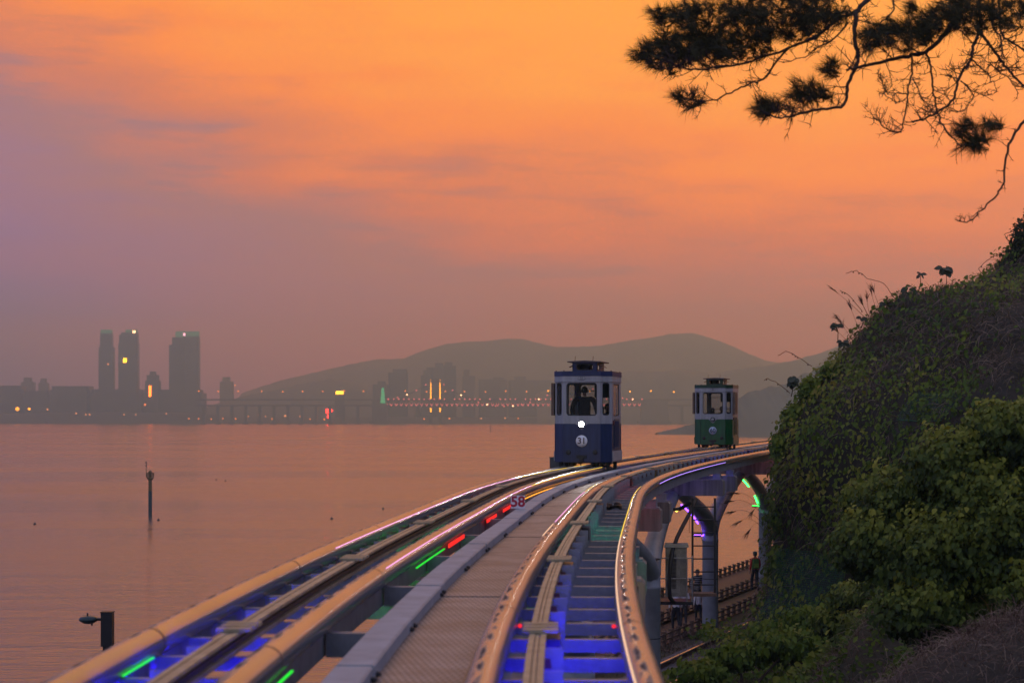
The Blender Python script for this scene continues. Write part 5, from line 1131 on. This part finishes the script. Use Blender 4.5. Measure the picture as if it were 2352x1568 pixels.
o=strands('dry_stalks',q,d,.18+.42*nrng.random(len(q)),.006+.007*nrng.random(len(q)),nrng.random(len(q)),dry,mt,sag=.7); o['kind']='stuff'
q=VV[nrng.integers(0,len(VV)//2,260)]; d=np.array([-.15,-.1,1.])+nrng.normal(size=q.shape)*.35
o=strands('green_blades',q+np.array([.5,.8,.1]),d,.5+.6*nrng.random(len(q)),.016+.01*nrng.random(len(q)),nrng.random(len(q))*.7,grassm,mt,sag=.6,seg=5); o['kind']='stuff'
# ---- shrubs: trunk, limbs, and a crown of leaves in clumps
def shrub(label,name,base,clumps,nleaf,lsize,m,seed,density=1.0,vines=True,cat='shrub'):
    r_=np.random.default_rng(seed); t=thing(name,label,cat,tuple(base)); mb=MB(); B=Vector(base)
    for (c,rad) in clumps:
        C=Vector(c); mid=B.lerp(C,.5)+Vector((r_.normal()*.15,r_.normal()*.15,.15)); mb.tube([B,B.lerp(mid,.6),mid,C],[.055,.045,.03,.012],6)
        for k in range(5):
            dd=Vector(r_.normal(size=3)).normalized()*rad[0]*.9; mb.tube([C.lerp(mid,.3),C+dd*.5,C+dd],[.014,.010,.004],4)
    obj('branches',mb,barkm,t,world=True)
    P_=[];R_=[];N_=[]
    for (c,rad) in clumps:
        k=int(nleaf*rad[0]*rad[1]); d=r_.normal(size=(k,3)); d/=np.linalg.norm(d,axis=1,keepdims=True); rr=(r_.random(k)**.45)[:,None]
        sub=np.array([[mn.noise(Vector((a*3.1+seed,b*3.1,c_*3.1))) for a,b,c_ in d]]).T
        q=d*rr*(1+.55*sub)*np.array(rad); ok=(sub[:,0]+.45+.3*r_.random(k))>0; q=q[ok]; P_.append(q+np.array(c)); N_.append(d[ok]*.5+np.array([-.1,-.5,.55])+r_.normal(size=(ok.sum(),3))*.5); R_.append(np.clip(.10+.36*r_.random(ok.sum())+.42*(d[ok][:,2]*rr[ok][:,0])+.30*sub[ok][:,0],0,1))  # tone rises towards clump tops: sunlight on the tips is coloured in
    P_=np.concatenate(P_);N_=np.concatenate(N_);R_=np.concatenate(R_)
    o=cloud('foliage',P_,N_,lsize*(.5+1.1*r_.random(len(P_))**1.5),R_,m,t,droop=np.array([-.2,-.2,-.9])); o['kind']='stuff'
    return t
def cl_(px,py,d,rx,ry,rz_): q=at(px,py,d); return (tuple(q),(rx,ry,rz_))
gb=lambda x,y: Vector((x,y,ground_z(x,y)-.1))
shrub('large leafy bush on the right bank, sunlit tips coloured yellow green','bush',gb(7.0,31),[cl_(905,505,31.5,.85,.9,.62),cl_(960,470,31,.95,.9,.66),cl_(1010,435,31,.85,.9,.55),cl_(870,545,31,.62,.8,.55),cl_(945,560,30,1.05,.9,.75),cl_(1000,540,30,.95,.9,.9),cl_(925,610,29.5,.75,.8,.5),cl_(1015,600,29.5,.7,.8,.6),cl_(985,500,30.5,.9,.9,.6),cl_(860,500,33,.35,.4,.3)],8200,.082,bushl,3)
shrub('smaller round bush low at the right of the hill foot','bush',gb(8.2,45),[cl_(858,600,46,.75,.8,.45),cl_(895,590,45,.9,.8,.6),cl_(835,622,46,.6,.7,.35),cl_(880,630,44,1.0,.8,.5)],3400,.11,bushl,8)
shrub('dark creeper bush low beside the gravel under the viaduct','bush',gb(6.5,56),[cl_(740,655,57,.9,.9,.45),cl_(790,645,57,1.1,.9,.5),cl_(700,672,56,.8,.8,.4)],1300,.16,kudzu,12)
shrub('green creeper bush at the foot of the netted slope','bush',gb(8.5,60),[cl_(775,632,61,.8,.9,.4),cl_(815,622,60,1.1,.9,.55),cl_(850,612,60,.9,.9,.5)],1300,.17,kudzu,14)
shrub('dark evergreen bush on the crest at the right edge','bush',hill_pt(_pl[14],70),[cl_(1012,285,70,.7,.7,.55),cl_(1022,262,70,.75,.7,.7),cl_(1030,235,70,.7,.7,.8),cl_(995,300,70,.6,.6,.45),cl_(975,312,69.5,.55,.6,.35)],2600,.13,leafmat('crest_leaf',[(.010,.020,.008),(.02,.034,.010),(.035,.05,.014)]),21)
shrub('leafy vine clump hanging over the hill edge beside the track','vine_bush',hill_pt(_pl[5],69),[cl_(783,445,70,.42,.5,.5),cl_(797,415,70,.5,.5,.45),cl_(812,390,70,.5,.5,.4),cl_(787,480,70,.32,.5,.6),cl_(781,520,70,.30,.5,.7),cl_(778,565,69.5,.28,.5,.7),cl_(835,372,70,.45,.5,.35)],3000,.19,kudzu,25)
# ---- broad leaved plants and reeds on the crest
lf=MB(); 
ol=[(0,0),(.22,-.10),(.36,-.34),(.30,-.62),(0,-1.0),(-.30,-.62),(-.36,-.34),(-.22,-.10)]
lf.add([(x,-.16*abs(x)-.18*z*z,z) for x,z in ol]+[(0,0,-.5)],[(0,1,8),(1,2,8),(2,3,8),(3,4,8),(4,5,8),(5,6,8),(6,7,8),(7,0,8)]); lfm=lf.mesh('leaf'); lfm.materials.append(mat('broad_leaf',(.022,.036,.014),.6,0,.3,6))
def broad_plant(label,px,py,d,root_py,nl,ls,spread):
    top=at(px,py,d); root=at(px+rng.uniform(-3,3),root_py,d+.3); t=thing('broadleaf_plant',label,'plant',tuple(root)); mb=MB(); mb.tube([root,root.lerp(top,.5)+Vector((.04,0,.02)),top],[.018,.014,.008],6); obj('stem',mb,barkm,t,world=True)
    for k in range(nl):
        a=2*math.pi*k/nl*1.0+rng.uniform(-.3,.3); el_=rng.uniform(-1.6,.0); tip=Vector((math.cos(a),math.sin(a)*.8,el_-.25)).normalized(); out=Vector((math.cos(a)*.5,math.sin(a)*.5-.8,.6))
        z_=-tip; y_=(out-z_*out.dot(z_)).normalized(); x_=y_.cross(z_); y_=-y_; x_=-x_
        o=obj('leaf',lfm,None,t,top+tip*spread*rng.uniform(.05,.5)+Vector((0,0,.35*spread*rng.uniform(-.4,1))),0,world=True)
        o.rotation_euler=Matrix((x_,y_,z_)).transposed().to_euler(); q=ls*rng.uniform(.75,1.2); o.scale=(q*1.15,q,q)
broad_plant('umbrella shaped broad leaf plant alone on a thin stem above the crest',946,268,70.5,302,16,.27,.34)
broad_plant('small broad leaf sprig left of the umbrella shaped plant',920.5,273,70.5,292,8,.19,.16)
broad_plant('tall clump of broad leaves in the middle of the crest',909,289,70.5,312,24,.26,.62)
broad_plant('broad leaves left of the crest clump beside the reeds',886,302,70.4,322,15,.25,.42)
broad_plant('single tuft of broad leaves standing out at the left of the slope',836,323,70,341,13,.23,.22)
broad_plant('broad leaves sticking out above the lower slope edge',793,378,70,396,15,.25,.36)
broad_plant('small broad leaves on the slope between the tuft and the reeds',863,316,70.2,328,6,.22,.2)
broad_plant('little broad leaf spray just above the slope near the tuft',844,341,70,350,7,.24,.22)
reedm=mat('reed_stalk',(.07,.045,.03),.8,0,.3,6)
def reed(label,root,tip,bend,plume,seed,nst=16):
    r_=random.Random(seed); t=thing('reed',label,'reed',tuple(root)); pts=[]
    for i in range(8):
        u=i/7; p=Vector(root).lerp(Vector(tip),u)+Vector(bend)*(4*u*(1-u)); pts.append(p)
    mb=MB(); mb.tube(pts,[.009-.006*i/7 for i in range(8)],5); obj('stalk',mb,reedm,t,world=True)
    d=(pts[-1]-pts[-3]).normalized(); mb=MB()
    for k in range(nst):
        s0=pts[-1]-d*plume*.5*r_.random(); e=s0+(d+Vector((r_.gauss(0,.22),r_.gauss(0,.2),r_.gauss(-.12,.16)))).normalized()*plume*r_.uniform(.5,1); m_=s0.lerp(e,.55)+Vector((0,0,.03)); mb.tube([s0,m_,e],[.008,.006,.002],4)
    o=obj('plume',mb,reedm,t,world=True); o['kind']='stuff'
RD=[((873,326),(861,300)),((872,322),(867,297)),((880,318),(871,291)),((884,316),(873,289)),((862,335),(850,305)),((866,318),(834,290)),((870,318),(862,302)),((858,348),(842,324)),((858,340),(838,318)),((856,350),(836,330))]
for i,(a,b) in enumerate(RD):
    lab=['thin plumed reed','slender reed with feathery tip','leaning plumed reed','upright plumed reed','long leaning reed'][i%5]
    reed('%s, number %s from the top of the crest reeds'%(lab,['one','two','three','four','five','six','seven','eight','nine','ten'][i]),at(a[0],a[1],70.2),at(b[0],b[1],70.0),(-.05,0,.08),.38,i+3,14)
RS=[((764,510),(735,493),'topmost dark reed plume left of the green lit pier'),((764,512),(730,501),'long reed plume hanging left of the green lit pier'),((763,519),(731,512),'second hanging reed plume left of the green lit pier'),((762,524),(738,522),'lowest hanging reed plume left of the green lit pier'),((763,508),(752,512),'short thin reed beside the green lit pier'),((764,520),(748,532),'drooping thin reed beside the green lit pier')]
for i,(a,b,l) in enumerate(RS):
    reed(l,at(a[0]+6,a[1]+12,71),at(b[0],b[1],70.4),(-.02,0,.35),.42,i+40,18)
# thin tendrils along the crest
for i,(pts,l) in enumerate((([(896,300),(884,283),(868,278),(856,270),(846,273)],'thin vine tendril curling over the crest plants'),([(862,310),(850,296),(840,290)],'thin vine tendril left of the reeds'),([(1000,300),(985,278),(978,268),(990,258),(1005,252)],'curled vine tendril below the right edge bush'),([(1022,246),(1008,240),(1004,234),(1016,230),(1022,222)],'vine tendril with berries at the right edge'),([(790,392),(778,383),(768,378),(764,380)],'bare vine tendril reaching left from the slope edge'),([(812,366),(798,356),(786,351),(778,355)],'bare vine tendril above the lower slope edge'))):
    P3=[at(x,y,70.2) for x,y in pts]; Q=[]
    for a,b in zip(P3[:-1],P3[1:]): Q+= [a.lerp(b,k/4)+Vector((rng.gauss(0,.012),0,rng.gauss(0,.012))) for k in range(4)]
    mb=MB(); mb.tube(Q+[P3[-1]],.011,5); tt=thing('tendril',l,'vine',tuple(P3[0])); st=obj('stem',mb,reedm,tt,world=True)
    for k in range(4):
        q=Q[rng.randrange(len(Q))]; b_=MB(); b_.lathe([(0,-.035),(.03,0),(0,.035)],tuple(q+Vector((0,0,-.03))),6); obj('berry',b_,mat('berry',(.03,.012,.01),.5),st,world=True)

# ================================================================== PINE
PD=22.0
def p6(x,y): return (625+x/5.8947,y/5.8947)
def p3(x,y): return (800+x/8.96,y/8.96)
TR=Vector((9.0,24.5,ground_z(9.0,24.5)-.3))
pt=thing('pine_tree','dark pine reaching in from the upper right with hanging bare twigs','pine tree',tuple(TR))
mb=MB(); mb.tube([TR,TR+Vector((.2,0,4)),TR+Vector((-.1,.1,8)),TR+Vector((.15,0,12.5)),TR+Vector((-.2,0,15))],[.30,.26,.22,.16,.06],14); obj('trunk',mb,barkm,pt,world=True)
prg=random.Random(31); nprg=np.random.default_rng(31)
TUF=[]; 
BR=MB()
def wig(pts2,d0,d1,amp=.006):
    n=len(pts2); out=[]
    for i,(x,y) in enumerate(pts2):
        q=at(x,y,d0+(d1-d0)*i/max(1,n-1)); out.append(q)
    res=[]
    for i in range(n-1):
        a=out[max(0,i-1)];b=out[i];c=out[i+1];e=out[min(n-1,i+2)]
        for k in range(5):
            u=k/5; q=.5*((2*b)+(c-a)*u+(2*a-5*b+4*c-e)*u*u+(3*b-a-3*c+e)*u**3); res.append(q+Vector((prg.gauss(0,amp),prg.gauss(0,amp),prg.gauss(0,amp))))
    res.append(out[-1]); return res
def twigs(path,r0,n,ln,lvl=0,up=.25):
    for _ in range(n):
        i=prg.randrange(2,len(path)-1); p=path[i]; d=(path[min(len(path)-1,i+1)]-path[i-1]).normalized(); sd=Vector((prg.gauss(0,1),prg.gauss(0,1),prg.gauss(up,.8))).normalized(); d=(d*.7+sd*.8).normalized(); l=ln*prg.uniform(.4,1.1); pts=[p]
        for k in range(4):
            d=(d+Vector((prg.gauss(0,.15),prg.gauss(0,.15),prg.gauss(.08,.15)))).normalized(); pts.append(pts[-1]+d*l/4)
        BR.tube(pts,[r0,r0*.8,r0*.65,r0*.5,r0*.35],4)
        if lvl<1: twigs(pts,r0*.7,3,ln*.5,lvl+1,up)
limbs=[ # (points, start depth, end depth, thick radius px start,end, twigs, twig length)
 ([(990,-60),p3(1450,-40),p3(1450,0),p3(1390,160),p3(1300,300),p3(1150,450),p3(1000,490),p3(800,540),p3(600,580),p3(490,610),p3(420,625)],24,21.5,2.6,1.0,16,.35),
 ([(900,-60),p3(640,-60),p3(600,0),p3(510,110),p3(495,250),p3(495,400),p3(520,480),p3(510,590),p3(430,740),p3(415,880),p3(370,950),p3(200,975),p3(0,1010),p6(1000,680),p6(900,690),p6(800,650)],23.5,21,2.4,.6,26,.28),
 ([p3(500,110),p3(380,150),p3(200,280),p3(60,370),p6(1130,215),p6(950,290),p6(700,370),p6(520,400),p6(380,410),p6(250,360)],23.3,21,1.6,.6,30,.30),
 ([p6(1310,130),p6(1250,210),p6(1120,290),p6(1060,330),p6(930,370)],23.2,21.6,.9,.35,8,.22),
 ([p6(960,290),p6(890,370),p6(820,460),p6(740,490),p6(640,535),p6(540,582),p6(450,592),p6(380,590)],22.5,21.2,1.0,.5,14,.22),
 ([p3(1600,-60),p3(1610,0),p3(1610,240),p3(1555,420),p3(1530,530),p3(1430,690),p3(1400,800),p3(1350,910),p3(1240,1000),p3(1100,1070),p3(1005,1085)],24,22,1.6,.8,16,.3),
 ([p3(1130,480),p3(1170,600),p3(1190,800),p3(1210,930),p3(1240,1030),p3(1290,1150),p3(1400,1270),p3(1480,1310)],22.4,21.6,1.0,.5,14,.25),
 ([p3(1000,490),p3(1000,650),p3(965,800),p3(960,920),p3(930,1080),p3(905,1165),p3(850,1185),p3(760,1140),p3(700,1080),p3(650,1055)],22.2,21.6,.9,.35,18,.22),
 ([p3(1610,280),p3(1700,400),p3(1820,560),p3(1900,660),p3(2010,775),p3(2080,840)],23.6,23,1.4,.9,14,.28),
 ([p3(1720,-40),p3(1730,240),p3(1800,330),p3(1812,520)],23.8,23,1.1,.6,6,.25),
 ([p3(1780,-40),p3(1800,280),p3(1900,380),p3(2030,460)],24.2,24,1.2,.8,8,.3),
 ([p3(1535,530),p3(1620,610),p3(1690,660),p3(1710,740)],23,22.5,.8,.35,8,.2),
 ([p6(2360,700),p6(2290,800),p6(2262,862),p6(2240,960),p6(2230,1080),p6(2185,1155),p6(2100,1240),p6(2030,1302),p6(1960,1300)],23,22,1.3,.45,9,.12),
 ([p3(1445,725),p3(1540,830),p3(1530,900),p3(1460,990),p3(1340,990)],22.6,22,.6,.3,8,.15),
 ([p3(1440,725),p3(1580,830),p3(1690,850),p3(1780,820)],22.6,22.8,.5,.25,7,.15),
 ([p3(1010,690),p3(1060,800),p3(1105,900),p3(1200,980)],22,21.8,.6,.3,7,.15),
 ([p3(960,840),p3(870,832),p3(790,828),p3(740,760),p3(690,650)],22,21.4,.6,.3,9,.16),
 ([p3(945,880),p3(870,915),p3(790,870),p3(740,840)],22,21.5,.5,.25,5,.12),
 ([p3(835,-30),p3(830,90),p3(720,210),p3(620,205),p3(520,180)],23.4,23,.8,.4,9,.22),
 ([p3(1300,320),p3(1420,260),p3(1560,420),p3(1480,560),p3(1300,680)],23,22.4,.6,.3,10,.2),
 ([p3(1700,560),p3(1880,720),p3(1960,840)],23,22.8,.6,.3,8,.16)]
paths=[]
for pts,d0,d1,r0,r1,nt_,tl in limbs:
    q=wig(pts,d0,d1); paths.append(q); n=len(q); sc_=PD/FPX
    BR.tube(q,[(r0+(r1-r0)*i/(n-1))*sc_*1.2 for i in range(n)],7); twigs(q,.35*r1*sc_+.0040,int(nt_*2.2),tl)
# limbs that leave the trunk above the picture
for a,b,r_ in ((at(990,-60,24),12.6,.05),(at(900,-60,23.5),12.0,.05),(at(978,-40,24),12.8,.04),(at(1010,-40,24),13.2,.04),(at(1024+8,100,23.4),9.4,.035)):
    s0=TR+Vector((0,0,b)); BR.tube([s0,s0.lerp(a,.5)+Vector((0,0,.5)),a],[r_*1.6,r_*1.2,r_],7)
obj('branches',BR,barkm,pt,world=True)
# needle tufts: position ellipses (zoom coordinates), count
EL=[(350,215,180,150,70),(600,170,250,150,110),(900,110,260,120,110),(1160,70,160,80,55),(260,330,120,90,40),(110,320,60,45,12),(230,80,60,45,10),(390,60,60,45,10),(500,330,120,60,24),(700,290,150,60,26),(380,590,60,40,14),(1080,545,90,60,26),(820,650,45,45,14),(920,640,70,25,14),(1230,410,45,40,12),(1200,560,50,40,8),(1620,215,170,75,62),(1440,240,50,45,12),(1770,165,90,60,24),(1890,120,90,70,24),(2060,90,140,100,46),(2270,90,100,90,34),(1700,60,35,30,6),(2050,800,75,70,24),(2180,735,50,25,10),(2090,860,50,40,9),(1980,50,60,50,12)]
NP=[];ND=[];NL=[]
for (cx,cy,rx,ry,cnt) in EL:
    for _ in range(int(cnt*1.75)):
        a=prg.uniform(0,2*math.pi); r_=math.sqrt(prg.random()); x,y=p6(cx+rx*1.12*r_*math.cos(a),cy+ry*1.15*r_*math.sin(a)); q=at(x,y,22.3+prg.gauss(0,.55))
        ax=Vector((prg.gauss(-.55,.5),prg.gauss(-.1,.6),prg.gauss(.35,.5))).normalized(); k=34
        dv=nprg.normal(size=(k,3))*.42+np.array(ax); NP.append(np.array(q)[None]+np.array(ax)[None]*(nprg.random(k)[:,None]-.4)*.10); ND.append(dv); NL.append(.10+.10*nprg.random(k))
NP=np.concatenate(NP);ND=np.concatenate(ND);NL=np.concatenate(NL)
o=strands('needles',NP,ND,NL,.0048+.002*nprg.random(len(NP)),nprg.random(len(NP)),needle,pt,sag=.10,seg=1); o['kind']='stuff'
